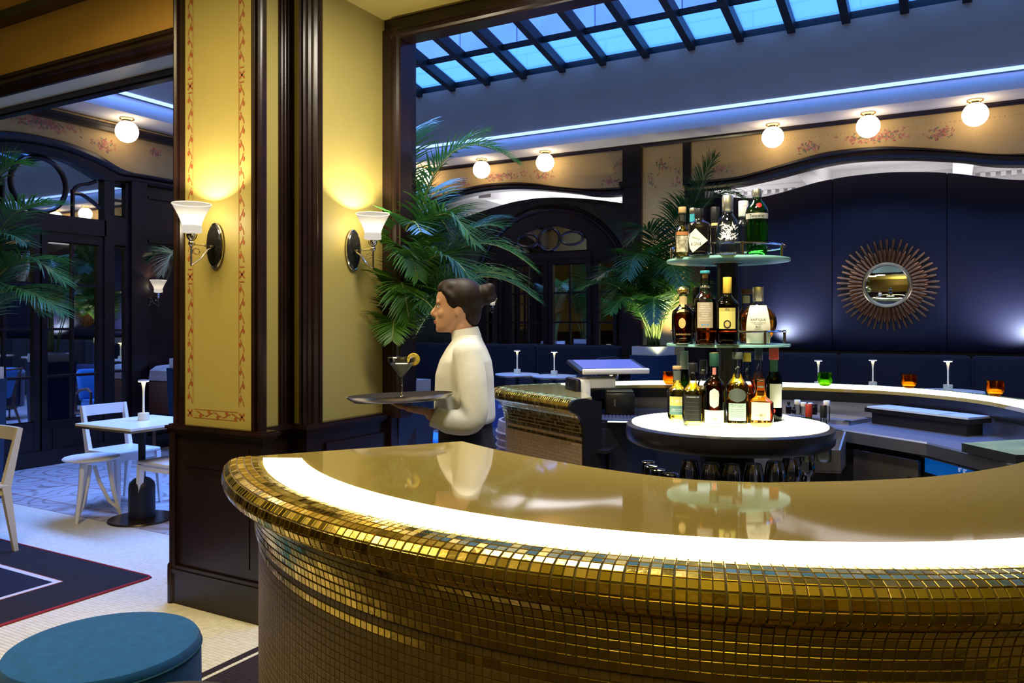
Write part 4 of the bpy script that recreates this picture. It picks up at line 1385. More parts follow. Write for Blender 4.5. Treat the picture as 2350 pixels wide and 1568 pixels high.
# --- middle tier
ZT2 = Z2 + .0005
def decanter(r, H):
    return [(0, 0), (r * .86, .001), (r * .90, .006), (r * .93, H * .12), (r, H * .30), (r, H * .50), (r * .92, H * .57), (r * .62, H * .62), (r * .38, H * .66), (r * .35, H * .70), (r * .35, H * .84)]
b, P, H, r = bottle('dark rum decanter with round gold stopper on middle tier', 1568, 785, 651, 26, 2.92, ZT2, shape=decanter, liq=DARKL, fill=.55)
MB().lathe([(.010, H * .84), (.020, H * .86), (.024, H * .90), (.024, H * .93), (.017, H * .975), (0, H)], 18).build('stopper', CAPGOLD, b)
patch(P, r * .8, H * .68, H * .82, mat('gold_neck_label', (.55, .42, .20), .4), b, 'neck_label')
patch(P, .026, H * .27, H * .45, INKG, b, 'medallion', 'oval', .001, cx=-.004); letters(P, 'BARBADOS', .009, H * .17, INKG, b, width=r * 1.3, e=.001)
b, P, H, r = bottle('tall clear bottle with tan label and teal wax top on middle tier', 1618, 786, 616, 24.5, 2.84, ZT2, sh=.60, nk=.74, rn=.42, liq=BROWNL, fill=.44, cap=CAPT, caph=.04, capr=1.1)
MB().lathe([(.010, H * .90), (.010, H * .96)], 14).build('cork', CORK, b); MB().lathe([(.0155, H * .76), (.0175, H * .77), (.0175, H * .79), (.0155, H * .80)], 16).build('neck_ring', CHROME, b)
patch(P, r * 1.55, H * .23, H * .57, PAPERB, b)
for q, (t, w, m_) in enumerate([('DISTILLER', .8, INKW), ('SINGLE CASK', .9, INKW), ('OVERPROOF RUM', 1.1, INKW), ('RHUM VIEUX AGRICOLE', 1.15, INKW), ('HORS D AGE', .7, INKW), ('MARTINIQUE', .6, INKW), ('aged in oak barrels for ten years', 1.2, INKW), ('bottled at the distillery', 1.1, INKW)]):
    letters(P, t, .0065, H * (.545 - .031 * q), m_, b, width=r * w, e=.0012)
for q in (-1, 0, 1): patch(P, .007, H * .265, H * .28, INKB, b, 'label_mark', 'rect', .0013, cx=q * .010)
b, P, H, r = bottle('small dark bottle half hidden behind the tan label bottle', 1597, 785, 658, 13, 3.10, ZT2, sh=.6, nk=.72, rn=.55, glass=BLACKG, cap=CAPK, caph=.14)
b, P, H, r = bottle('dark brandy bottle with yellow capsule and gold label on middle tier', 1669, 788, 632, 25.5, 2.80, ZT2, sh=.60, nk=.76, rn=.36, glass=CLEARG, liq=DARKL, fill=.70, cap=CAPY, caph=.24, capr=1.08)
patch(P, r * 1.55, H * .24, H * .545, PAPERY, b); patch(P, r * 1.55, H * .500, H * .545, mat('gold_label_band', (.50, .42, .10), .45), b, 'label_band', e=.001)
letters(P, 'IN', .012, H * .522, INK, b, e=.0016, width=.013); patch(P, .026, H * .245, H * .37, PAPERK, b, 'seal', 'oval', .0016); patch(P, .017, H * .265, H * .35, INKG, b, 'seal', 'oval', .002)
b, P, H, r = bottle('round shouldered bottle with dark cork behind the brandy bottles', 1713, 785, 661, 16, 3.04, ZT2, sh=.55, nk=.70, rn=.60, liq=AMBER, fill=.55, cap=mat('dark_cork', (.16, .07, .03), .7), caph=.09, capr=1.35)
patch(P, r * 1.1, H * .74, H * .88, PAPER, b, 'neck_label')
def cognac(r, H):
    return [(0, 0), (r * .40, .001), (r * .46, .006), (r * .60, H * .08), (r * .90, H * .22), (r, H * .36), (r * .96, H * .47), (r * .80, H * .58), (r * .55, H * .66), (r * .32, H * .71), (r * .26, H * .76), (r * .26, H * .88)]
b, P, H, r = bottle('wide flask of amber cognac with long cream label on middle tier', 1740, 787, 655, 41, 2.88, ZT2, shape=cognac, liq=AMBER, fill=.64, cap=CAPS, caph=.25, capr=1.15)
for ch in b.children:
    ch.scale = (1, .55, 1)
fy = r * .56
rows = []
for q in range(13):
    t = q / 12
    w = r * (.62 + .10 * math.sin(math.pi * t) - .18 * t)
    z = H * (.02 + .66 * t)
    rr = max(.3 * r, rad_at(P, z)) * .55
    rows.append([(x, -rr * math.sqrt(max(.05, 1 - (x / rad_at(P, z)) ** 2)) - .0012 if abs(x) < rad_at(P, z) else -.012, z) for x in [w * (1 - 2 * j / 10) for j in range(11)]])
MB().strip(rows).build('label', PAPER, b)
def flatletters(s, size, z, m, width):
    vs, fs = text_geo(s, size, width)
    MB().add([(v.x, -max(.3 * r, rad_at(P, z + v.y)) * .55 * math.sqrt(max(.05, 1 - (v.x / max(r * .3, rad_at(P, z + v.y))) ** 2)) - .0022, z + v.y) for v in vs], fs).build('lettering', m, b, smooth=False)
flatletters('ANTIQUE', .012, H * .43, INK, r * .80); flatletters('GRANDE CHAMPAGNE', .004, H * .38, INK, r * .8); flatletters('COGNAC', .005, H * .355, INK, r * .45); flatletters('XO', .013, H * .305, INK, r * .28); flatletters('PREMIER CRU', .004, H * .265, INK, r * .4)

# --- bottom tier, on the turntable
ZT1 = Z1 + .0145
b, P, H, r = bottle('pale whisky bottle with teal label and cork at left of turntable', 1554, 962, 832, 22, 2.93, ZT1, sh=.56, nk=.68, rn=.42, liq=GOLDL, fill=.74, cap=CORK, caph=.06, capr=1.12)
patch(P, r * .9, H * .75, H * .92, PAPERG, b, 'neck_sleeve'); patch(P, r * 1.7, H * .155, H * .31, PAPERT, b); patch(P, r * 1.7, H * .31, H * .47, PAPERY, b, 'label')
letters(P, 'rys', .016, H * .40, INKW, b, width=r * 1.2, e=.0014); letters(P, 'AGED 10 YEARS', .006, H * .25, INKW, b, width=r * 1.2, e=.0014); letters(P, 'SINGLE MALT SCOTCH WHISKY', .005, H * .22, INKW, b, width=r * 1.4, e=.0014)
b, P, H, r = bottle('olive green bottle with tall grey capsule at back left of turntable', 1570, 955, 806, 13, 3.14, ZT1, sh=.55, nk=.68, rn=.62, glass=DKGREENG, liq=GOLDL, fill=.6, cap=PAPERG, caph=.28, capr=1.15)
b, P, H, r = bottle('whisky bottle with big black label and black cap on turntable', 1590, 970, 826, 24.5, 2.84, ZT1, sh=.54, nk=.70, rn=.36, liq=GOLDL, fill=.68, cap=CAPK, caph=.14, capr=1.15)
patch(P, r * 1.75, H * .09, H * .50, PAPERK, b); letters(P, 'ESTABLISHED 1825', .006, H * .47, INKW, b, width=r * 1.2, e=.0014)
for q in range(4): patch(P, r * 1.2, H * (.38 - .06 * q), H * (.384 - .06 * q), PAPERG, b, 'label_line', e=.0013)
b, P, H, r = bottle('clear bottle with black cap behind the black label whisky', 1614, 958, 827, 13, 3.10, ZT1, sh=.58, nk=.70, rn=.62, liq=CLEARL, fill=.5, cap=CAPK, caph=.24, capr=1.1)
patch(P, .012, H * .82, H * .84, INKW, b, 'cap_mark', e=.004)
b, P, H, r = bottle('dark whisky bottle with oval white label above a white band', 1639, 976, 805, 24.5, 2.80, ZT1, sh=.56, nk=.72, rn=.36, liq=DARKL, fill=.70, cap=CAPG, caph=.18, capr=1.2)
MB().lathe([(.0135, H * .965), (.0140, H * .97), (.0140, H), (0, H + .001)], 16).build('cap_top', CAPY, b)
patch(P, r * .85, H * .27, H * .53, PAPERW, b, 'label', 'pill'); patch(P, r * 2.1, H * .03, H * .24, PAPERW, b, 'label_band'); letters(P, '16', .014, H * .125, INKG, b, width=.014, e=.0014); patch(P, .012, H * .71, H * .80, mat('pink_stamp', (.62, .22, .18), .6), b, 'tax_stamp', e=.001)
letters(P, 'THE AGED', .0045, H * .46, INKG, b, width=.016, e=.0014); letters(P, 'ISLE SINGLE MALT', .0040, H * .42, INKG, b, width=.018, e=.0014)
b, P, H, r = bottle('whisky bottle with grey oval above a mint green label', 1692, 977, 805, 24.5, 2.80, ZT1, sh=.55, nk=.70, rn=.42, liq=GOLDL, fill=.58, cap=PAPERG, caph=.09, capr=1.1)
patch(P, r * 1.75, H * .10, H * .33, PAPERM, b); patch(P, r * 1.70, H * .345, H * .53, PAPERG, b, 'medallion', 'oval', .003); letters(P, 'HIGHLAND SINGLE MALT', .005, H * .31, INK, b, width=r * 1.3, e=.0014); letters(P, 'SCOTCH WHISKY', .005, H * .285, INK, b, width=r, e=.0014); letters(P, 'GLENGOYNE', .007, H * .055, INKW, b, width=r * 1.4, e=.0014)
for q in range(5): patch(P, r * 1.3, H * (.25 - .025 * q), H * (.254 - .025 * q), PAPERT, b, 'label_line', e=.0013)
b, P, H, r = bottle('orange liqueur bottle with yellow cap behind the mint label whisky', 1714, 962, 809, 18, 3.02, ZT1, sh=.46, nk=.72, rn=.42, liq=REDL, fill=.52, cap=CAPY, caph=.13, capr=1.2)
MB().lathe([(.0115, H * .985), (.0115, H * 1.003), (0, H * 1.005)], 14).build('cap_top', CAPR, b)
b, P, H, r = bottle('brown bottle with black capsule at the back of turntable', 1741, 958, 798, 16, 3.15, ZT1, sh=.50, nk=.66, rn=.50, liq=BROWNL, fill=.6, cap=CAPK, caph=.20, capr=1.1)
b, P, H, r = bottle('dark green bottle with red capsule at right end of turntable', 1776, 971, 801, 18.5, 2.95, ZT1, sh=.56, nk=.72, rn=.54, glass=DKGREENG, liq=DARKL, fill=.6, cap=CAPR, caph=.16, capr=1.08)
patch(P, r * 1.1, H * .68, H * .84, CAPG, b, 'neck_sleeve'); patch(P, r * 1.6, H * .20, H * .52, PAPERW, b, cx=r * .3); patch(P, .012, H * .13, H * .19, INKR, b, 'medallion', 'oval', .001)
b, P, H, r = bottle('squat faceted whisky decanter with cream label and glass stopper', 1746, 977, 865, 28, 2.80, ZT1, sh=.50, nk=.66, rn=.42, liq=AMBER, fill=.56, sq=.30)
fy = r * 1.0
MB().lathe([(.0125, H * .82), (.021, H * .84), (.021, H * .97), (.018, H), (0, H)], 12).build('stopper', CLEARG, b)
patch(P, r * 1.45, H * .17, H * .53, PAPER, b, flat_y=fy)
# brush-drawn characters on the label, built from strokes
mb = MB()
for pts in ([(-.004, .052), (.006, .050)], [(.001, .056), (.000, .040)], [(-.005, .046), (.007, .045)], [(-.005, .040), (-.001, .034), (.008, .033)], [(.010, .055), (.010, .036)], [(.013, .054), (.017, .040)], [(.000, .028), (.012, .029)], [(.007, .032), (.002, .016)], [(.007, .026), (.014, .018)], [(.004, .014), (.010, .010)]):
    a, c = pts[0], pts[-1]
    for p, q in zip(pts, pts[1:]):
        t = Vector((q[0] - p[0], q[1] - p[1])).normalized(); s = Vector((-t.y, t.x)) * .0008
        mb.add([(p[0] + s.x, -fy - .0018, p[1] + s.y), (p[0] - s.x, -fy - .0018, p[1] - s.y), (q[0] - s.x, -fy - .0018, q[1] - s.y), (q[0] + s.x, -fy - .0018, q[1] + s.y)], [(0, 1, 2, 3)])
mb.build('brush_lettering', INKG, b, smooth=False)
letters(P, 'WHISKY', .004, H * .27, INK, b, width=r * .6, flat_y=fy, cx=-r * .1, e=.0018)

# --- stemmed glasses on the rack below, four small ones at its left
def wine_glass_shape(k=1.0):
    return [(.034 * k, 0), (.034 * k, .002), (.006, .006), (.0035, .02), (.0035, .075), (.007, .082), (.026 * k, .098), (.0375 * k, .125), (.0385 * k, .145), (.034 * k, .180), (.028 * k, .205)]
WINEG = thin_glass('wine_glass', (.98, .99, 1), 1.0, .62)
ga = None
spots = [(1582, 2.86), (1631, 2.80), (1679, 2.78), (1729, 2.79), (1778, 2.83), (1815, 2.92), (1847, 3.05)]
names = ['first from the left', 'second from the left', 'third from the left', 'in the middle of the right half', 'third from the right', 'second from the right', 'last at the right']
for (px, d), n_ in zip(spots, names):
    p = at(px, 740, d); p.z = .79
    lab = 'wine glass %s in the row under the lit table' % n_
    if ga is None:
        ga = thing('wine_glass', lab, 'wine glass', p, 0, 'wine glasses under the tower')
        Q = wine_glass_shape()
        MB().lathe([(0, .002)] + Q[2:5], 20).build('stem', WINEG, ga)
        MB().lathe([(0, 0), (.034, 0), (.034, .002), (0, .004)], 24).build('foot', WINEG, ga)
        MB().lathe([(0.0, .078)] + Q[5:] + [(Q[-1][0] - .0012, .205)], 28).build('bowl', WINEG, ga)
        MB().tube([(.0276 * math.cos(2 * math.pi * q / 28), .0276 * math.sin(2 * math.pi * q / 28), .205) for q in range(28)], .0007, 5, closed=True).build('rim', CHROME, ga)
    else:
        dup(ga, p, 0, lab)
sg_ = None
for q, (px, y, d) in enumerate([(1488, 1060, 2.55), (1494, 1070, 2.48), (1511, 1078, 2.45), (1541, 1088, 2.42)]):
    p = at(px, y, d); p.z -= .11
    lab = 'small stemless tasting glass behind the counter edge, %s from the left' % ('first', 'second', 'third', 'fourth')[q]
    if sg_ is None:
        sg_ = thing('tasting_glass', lab, 'glass', p, 0, 'tasting glasses behind the counter')
        MB().lathe([(0, 0), (.020, 0), (.026, .03), (.026, .06), (.0205, .11)], 22).build('bowl', WINEG, sg_)
        MB().tube([(.0205 * math.cos(2 * math.pi * k_ / 24), .0205 * math.sin(2 * math.pi * k_ / 24), .11) for k_ in range(24)], .0007, 5, closed=True).build('rim', CHROME, sg_)
    else:
        dup(sg_, p, 0, lab)
gs = thing('glass_shelf', 'dark glass shelf below the counter carrying small glasses', 'shelf', (0, 0, 0))
p = at(1512, 1090, 2.5)
MB().box(p.x - .16, p.x + .16, p.y - .14, p.y + .14, p.z - .16, p.z - .11).build('board', BLACK, gs, smooth=False)
for sx in (-.14, .14): MB().box(p.x + sx - .01, p.x + sx + .01, p.y - .1, p.y + .1, 0, p.z - .16).build('leg', BLACK, gs, smooth=False)
# ================================================================ fittings inside the bar
WZ = .96
wk = thing('worktop', 'steel worktop behind the bar with dark fridges below', 'worktop', (0, 0, 0))
fr_ = [(-.80, 4.60), (-.472, 4.27), (-.09, 3.99), (.172, 3.623), (.30, 3.30)]
bk_ = [(.62, 3.6), (.42, 4.10), (.24, 4.44), (.05, 4.62), (-.24, 4.79), (-.388, 4.83), (-.85, 4.82)]
flat('top', fr_ + bk_, WZ - .004, WZ, mat('worktop_steel', (.20, .21, .26), .38, metal=.7, bump=.04, bscale=90), wk)
MB().strip([[(x, y, WZ), (x - .002, y - .004, WZ - .008), (x - .002, y - .004, WZ - .062), (x + .02, y + .02, WZ - .062)] for x, y in fr_]).build('edge', STEEL, wk, smooth=False)
def under(a, b, t0, t1, z0, z1, off, m, name, parent, th=.02):
    A, B = Vector((*a, 0)), Vector((*b, 0))
    u = (B - A).normalized(); n = Vector((u.y, -u.x, 0))
    if n.y > 0: n = -n
    L = (B - A).length
    p, q = A + u * (L * t0) - n * off, A + u * (L * t1) - n * off
    return MB().hexa([(*(p)[:2], z0), (*(q)[:2], z0), (*(q - n * th)[:2], z0), (*(p - n * th)[:2], z0), (*p[:2], z1), (*q[:2], z1), (*(q - n * th)[:2], z1), (*(p - n * th)[:2], z1)]).build(name, m, parent, smooth=False)
f1, f2, f3 = fr_[1], fr_[2], fr_[3]
under(f1, f2, -.9, 1.0, 0, WZ - .062, .09, BLACK, 'carcass', wk)
under(f2, f3, 0.0, 1.6, 0, WZ - .062, .09, BLACK, 'carcass', wk)
fg = thing('fridge_drawers', 'steel fridge drawer fronts under the worktop bend', 'fridge', (0, 0, 0))
DSTEEL = mat('dark_steel', (.20, .17, .15), .38, metal=.9)
under(f1, f2, .02, .80, WZ - .30, WZ - .105, .062, DSTEEL, 'drawer_front', fg)
under(f1, f2, .02, .80, WZ - .56, WZ - .325, .062, DSTEEL, 'drawer_front', fg)
under(f1, f2, .02, .80, WZ - .345, WZ - .325, .045, CHROME, 'pull_rail', fg)
under(f1, f2, .68, .76, WZ - .205, WZ - .185, .060, BLACK, 'grip', fg)
under(f1, f2, .02, .80, WZ - .107, WZ - .102, .058, CHROME, 'trim_edge', fg, .004)
ch_ = thing('undercounter_chiller', 'undercounter chiller with a blue control strip and digits', 'fridge', (0, 0, 0))
under(f2, f3, -.26, 1.5, WZ - .085, WZ - .079, .044, CHROME, 'trim_edge', ch_, .006)
under(f2, f3, -.26, 1.5, WZ - .155, WZ - .088, .060, mat('blue_control_strip', (.01, .10, .40), .25, emit=(.0, .11, .50), estr=.45), 'control_strip', ch_)
under(f2, f3, -.26, 1.5, WZ - .185, WZ - .155, .056, BLACK, 'lower_strip', ch_)
under(f2, f3, -.26, 1.5, WZ - .190, WZ - .184, .046, CHROME, 'trim_edge', ch_, .006)
under(f2, f3, -.26, 1.5, WZ - .60, WZ - .19, .066, DSTEEL, 'door', ch_)
vs, fs = text_geo('0\u00b0 0\u00b0', .026)
u = Vector((f3[0] - f2[0], f3[1] - f2[1], 0)).normalized(); n = Vector((u.y, -u.x, 0)); n = n if n.y < 0 else -n
bs = Vector((*f2, 0)) + u * .155 - n * .057
MB().add([bs + u * v.x * (1 if u.x > 0 else -1) + Vector((0, 0, WZ - .102 + v.y)) for v in vs], fs).build('digits', mat('lit_digits', (.8, .85, .9), .4, emit=(.8, .85, .95), estr=.7), ch_, smooth=False)

cb = thing('chopping_board', 'thick dark green chopping board on the worktop corner', 'board', (0, 0, 0))
A_, B_, C_ = at_z(2207, 1018, WZ + .035), at_z(2331, 1045, WZ + .035), at_z(2350, 1009, WZ + .035)
D_ = C_ + (B_ - A_) * .9; D_.z = C_.z
bot = [Vector((p.x, p.y, WZ + .0005)) for p in (A_, B_, Vector((B_.x + .16, B_.y + .06, 0)), Vector((C_.x + .22, C_.y + .05, 0)), C_)]
topp = [Vector((p.x, p.y, WZ + .036)) for p in bot]
MB().add(bot + topp, [(4, 3, 2, 1, 0), (5, 6, 7, 8, 9)] + [(i, (i + 1) % 5, 5 + (i + 1) % 5, 5 + i) for i in range(5)]).build('slab', mat('board_edge', (.010, .012, .010), .5), cb, smooth=False)
MB().add([Vector((p.x, p.y, WZ + .0368)) for p in bot], [(0, 1, 2, 3, 4)]).build('cutting_face', mat('board_green', (.20, .23, .08), .5, var=.2, vscale=9), cb, smooth=False)

cd = thing('condiment_tray', 'black condiment bin with a clear hinged lid on the worktop', 'container', (0, 0, 0))
L0, L1 = Vector((-.395, 4.60, 0)), Vector((.085, 4.26, 0))
u = (L1 - L0).normalized(); n = Vector((-u.y, u.x, 0))
def obox(o, u, n, l0, l1, w0, w1, z0, z1):
    q = lambda a, b: (o + u * a + n * b)
    ps = [(*q(l0, w0)[:2], z0), (*q(l1, w0)[:2], z0), (*q(l1, w1)[:2], z0), (*q(l0, w1)[:2], z0)]
    return MB().hexa(ps + [(p[0], p[1], z1) for p in ps])
obox(L0, u, n, .03, .56, .01, .13, WZ, WZ + .075).build('bin', BLACK, cd, smooth=False)
obox(L0, u, n, 0, .59, -.01, .15, WZ + .06, WZ + .082).build('rim', BLACK, cd, smooth=False)
obox(L0, u, n, .02, .585, -.015, .15, WZ + .0825, WZ + .092).build('lid', mat('frosted_lid', (.50, .58, .72), .25, spec=.7), cd, smooth=False)
obox(L0, u, n, .44, .445, -.016, .15, WZ + .0922, WZ + .0935).build('lid_seam', STEEL, cd, smooth=False)

wl_ = thing('bottle_well', 'open steel bottle well with a raised rim beside the lit table', 'sink', (0, 0, 0))
FR_, BR_, FL_, BL_ = (-.452, 3.987), (-.454, 4.225), (-.76, 3.89), (-.84, 4.17)
def wall_plate(nm, a, b, za, zb, dx, dy):
    MB().hexa([(a[0], a[1], .79), (b[0], b[1], .79), (b[0] + dx, b[1] + dy, .79), (a[0] + dx, a[1] + dy, .79), (a[0], a[1], za), (b[0], b[1], zb), (b[0] + dx, b[1] + dy, zb), (a[0] + dx, a[1] + dy, za)]).build(nm, STEEL, wl_, smooth=False)
wall_plate('front', FL_, FR_, .895, .895, 0, .008); wall_plate('side', FR_, BR_, .895, .955, -.008, 0); wall_plate('back', BL_, BR_, .955, .955, 0, -.008); wall_plate('side', FL_, BL_, .895, .955, .008, 0)
flat('bottom', [FL_, FR_, BR_, BL_], .785, .795, STEEL, wl_)
flat('stand', [(x * .9 - .06, y * .98 + .08) for x, y in (FL_, FR_, BR_, BL_)], 0, .785, BLACK, wl_)
bt = thing('bar_caddy', 'shallow steel tray at the back of the worktop holding mixers', 'tray', (0, 0, 0))
O2 = Vector((-.93, 4.62, 0)); u2 = Vector((.93, -.36, 0)).normalized(); n2 = Vector((-u2.y, u2.x, 0))
for l0, l1, w0, w1, z0, z1, nm in ((0, .50, 0, .26, WZ + .001, WZ + .006, 'base'), (0, .50, 0, .03, WZ + .006, WZ + .02, 'rim'), (.47, .50, 0, .26, WZ + .006, WZ + .02, 'rim'), (0, .50, .235, .26, WZ + .006, WZ + .02, 'rim')):
    obox(O2, u2, n2, l0, l1, w0, w1, z0, z1).build(nm, STEEL, bt, smooth=False)
gp = 'mixer bottles beside the lit table'
def mixer(label, px, by, ty, hw, d, glass, liq, cap, caph=.2, **k):
    z = 1.5 - (by - HOR) * d / FPX
    return bottle(label, px, by, ty, hw, d, z, glass=glass, liq=liq, cap=cap, caph=caph, group=gp, name='mixer_bottle', **k)
mixer('small dark bottle with metal pourer behind the lit table edge', 1810, 950, 922, 6.5, 4.25, BLACKG, None, CAPK, sh=.6, nk=.7, rn=.5)
mixer('tiny dark bottle beside the pourer bottle', 1822, 950, 934, 5, 4.2, BLACKG, None, CAPK, sh=.6, nk=.7, rn=.6)
mixer('clear salt jar with tall white cap, left of the two', 1830, 952, 918, 7, 4.3, CLEARG, CLEARL, CAPW, .3, sh=.7, nk=.76, rn=.85)
mixer('clear salt jar with white cap and red ring, shorter one', 1844, 954, 924, 6.5, 4.28, CLEARG, CLEARL, CAPW, .3, sh=.7, nk=.76, rn=.85)
mixer('small clear jar with white cap behind the red capped bottle', 1860, 952, 925, 6, 4.3, CLEARG, CLEARL, CAPW, .3, sh=.7, nk=.76, rn=.85)
mixer('black square bottle behind the red capped bottle', 1869, 952, 927, 6.5, 4.22, BLACKG, None, CAPK, .25, sh=.7, nk=.76, rn=.9)
mixer('white capped jar behind the black and red capped bottle', 1897, 968, 920, 7.5, 4.15, CLEARG, CLEARL, CAPW, .25, sh=.7, nk=.76, rn=.85)
b, P, H, r = mixer('green bottle with long red capsule standing in the steel well', 1856, 1060, 928, 14, 3.62, GREENG, None, CAPR, .22, sh=.5, nk=.72, rn=.48)
b, P, H, r = mixer('clear bottle with black and red capsule standing in the steel well', 1890, 1060, 930, 17, 3.60, CLEARG, CLEARL, CAPK, .22, sh=.42, nk=.76, rn=.38, fill=.4)
MB().lathe([(.0115, H * .97), (.0115, H * 1.0), (0, H * 1.002)], 12).build('cap_top', CAPR, b)

# lit candle cups on the rear counter
cup0 = None
for px, y, d, c, lab in ((1893, 884, 4.62, 'g', 'green glass candle cup on the glowing counter edge'), (2086, 894, 4.47, 'a', 'amber glass candle cup in the middle of the glowing counter'), (2284, 917, 3.98, 'a', 'amber glass candle cup at right end of the glowing counter'), (1537, 880, 4.72, 'a', 'amber glass candle cup behind the corked whisky bottle')):
    p = at(px, y, d); p.z = ZC + .0045
    gm = MATS.get('cup_' + c) or liquid('cup_' + c, (.30, .62, .05) if c == 'g' else (.88, .46, .05), 1.3)
    t = thing('candle_cup', lab, 'candle holder', p, 0, 'candle cups on the far counter')
    MB().lathe([(0, .0), (.022, .0), (.034, .012), (.041, .032), (.041, .052), (.038, .066), (.040, .078), (.0375, .078), (.0355, .064), (.036, .050), (.034, .034), (.026, .022), (0, .018)], 26).build('cup', gm, t)
    MB().lathe([(0, .0185), (.024, .0185), (.030, .030), (0, .031)], 18).build('glowing_wax', mat('glowing_wax_' + str(px), (1, .9, .5), .5, emit=(.8, 1, .2) if c == 'g' else (1, .75, .15), estr=1.6), t)

# till with screen, printer and keyboard on the inner shelf
sh_ = thing('till_shelf', 'black lower shelf and cabinet behind the tiled bar end', 'shelf', (0, 0, 0))
SZ = .985
a0 = Vector((-1.60, 3.70, 0))
poly = [(-1.575, 3.66), (-1.47, 3.90), (-1.36, 4.35), (-1.28, 4.66), (-1.70, 4.44), (-1.79, 4.33), (-1.79, 4.15), (-1.71, 3.90)]
flat('board', poly, SZ - .03, SZ, BLACK, sh_)
flat('cabinet', [(x + .03 * (1 if x < -1.5 else -1), y + .02) for x, y in poly], 0, SZ - .0305, BLACKM, sh_)
pos = thing('till', 'white and black point of sale till with tilted screen', 'till', at(1400, 900, 4.42).xy.to_3d() + Vector((0, 0, SZ)), YAW + R(12))
# local frame: x to the right of the picture, y away, z up from the shelf
MB().rbox(-.20, -.13, -.06, .10, 0, .20, .012, 2).build('stand', WHITEL, pos)
MB().rbox(-.14, .02, -.05, .10, .145, .205, .012, 2).build('stand', WHITEL, pos)
MB().rbox(-.235, -.195, -.10, .12, .0, .205, .02, 2).build('side_shell', BLACK, pos)
sc_ = MB().rbox(-.20, .21, -.012, .012, -.13, .14, .008, 2)
sc_.xf(Matrix.Translation((0, .06, .262)) @ Matrix.Rotation(R(-80), 4, 'X'))
sc_.build('screen_housing', BLACKM, pos)
e_ = MB().rbox(-.185, .205, -.018, .012, -.145, -.122, .006, 2); e_.xf(Matrix.Translation((0, .06, .262)) @ Matrix.Rotation(R(-80), 4, 'X')); e_.build('housing_edge', WHITEL, pos)
s2 = MB().box(-.17, .18, -.0145, -.0125, -.10, .115); s2.xf(Matrix.Translation((0, .06, .262)) @ Matrix.Rotation(R(-80), 4, 'X')); s2.build('screen', mat('idle_screen', (.10, .12, .26), .12, spec=.8, emit=(.12, .14, .45), estr=.35), pos, smooth=False)
MB().rbox(.0, .06, .02, .06, .18, .245, .01, 2).build('neck', CHROME, pos)
pr_ = thing('receipt_printer', 'black receipt printer under the till screen', 'printer', at(1425, 915, 4.34).xy.to_3d() + Vector((0, 0, SZ + .001)), YAW + R(-4))
MB().rbox(-.085, .075, -.02, .12, 0, .125, .015, 2).build('case', BLACK, pr_); MB().rbox(-.08, .07, -.01, .12, .125, .135, .006, 2).build('lid', mat('printer_lid', (.045, .05, .035), .4), pr_)
MB().box(-.04, -.03, -.0215, -.02, .05, .09).build('button_row', DSTEEL, pr_, smooth=False)
kb = thing('keyboard', 'black computer keyboard lying in front of the till', 'keyboard', at(1432, 950, 4.10).xy.to_3d() + Vector((0, 0, SZ + .001)), YAW + R(-7))
MB().rbox(-.20, .19, -.075, .075, 0, .016, .006, 2).build('case', mat('keyboard_case', (.012, .02, .06), .35), kb)
KEY = mat('key_plastic', (.02, .025, .05), .35); kd = None
for i in range(5):
    for j in range(20):
        if kd is None:
            o = MB().hexa([(-.0075, -.0105, 0), (.0075, -.0105, 0), (.0075, .0105, 0), (-.0075, .0105, 0), (-.006, -.009, .005), (.006, -.009, .005), (.006, .009, .005), (-.006, .009, .005)]).build('key', KEY, kb, smooth=False); kd = o
        else:
            o = kd.copy(); COL.objects.link(o)
        o.location = (-.184 + j * .019, -.054 + i * .026, .016)
np_ = thing('order_pad', 'small white paper edge lying before the keyboard', 'paper', at(1430, 962, 4.0).xy.to_3d() + Vector((0, 0, SZ + .001)), YAW + R(-7))
MB().rbox(-.08, .09, -.01, .02, 0, .006, .002, 1).build('sheet', PAPERW, np_)
dr = thing('napkin_box', 'small pale box on the shelf under the till', 'box', at(1352, 1004, 3.95).xy.to_3d() + Vector((0, 0, .86)), YAW)
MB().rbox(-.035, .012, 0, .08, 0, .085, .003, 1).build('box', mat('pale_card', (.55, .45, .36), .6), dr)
MB().rbox(.0125, .026, 0, .08, 0, .085, .003, 1).build('shaded_side', mat('pale_card_shaded', (.38, .28, .20), .6), dr)  # shade on this side is painted as a darker card colour
dsh = thing('box_shelf', 'narrow black ledge under the till carrying a pale box', 'shelf', (0, 0, 0))
p = at(1352, 1004, 3.95); MB().box(p.x - .03, p.x + .10, p.y - .01, p.y + .13, .845, .859).build('board', BLACK, dsh, smooth=False)
MB().box(p.x - .07, p.x + .07, p.y + .09, p.y + .12, 0, .845).build('support', BLACK, dsh, smooth=False)

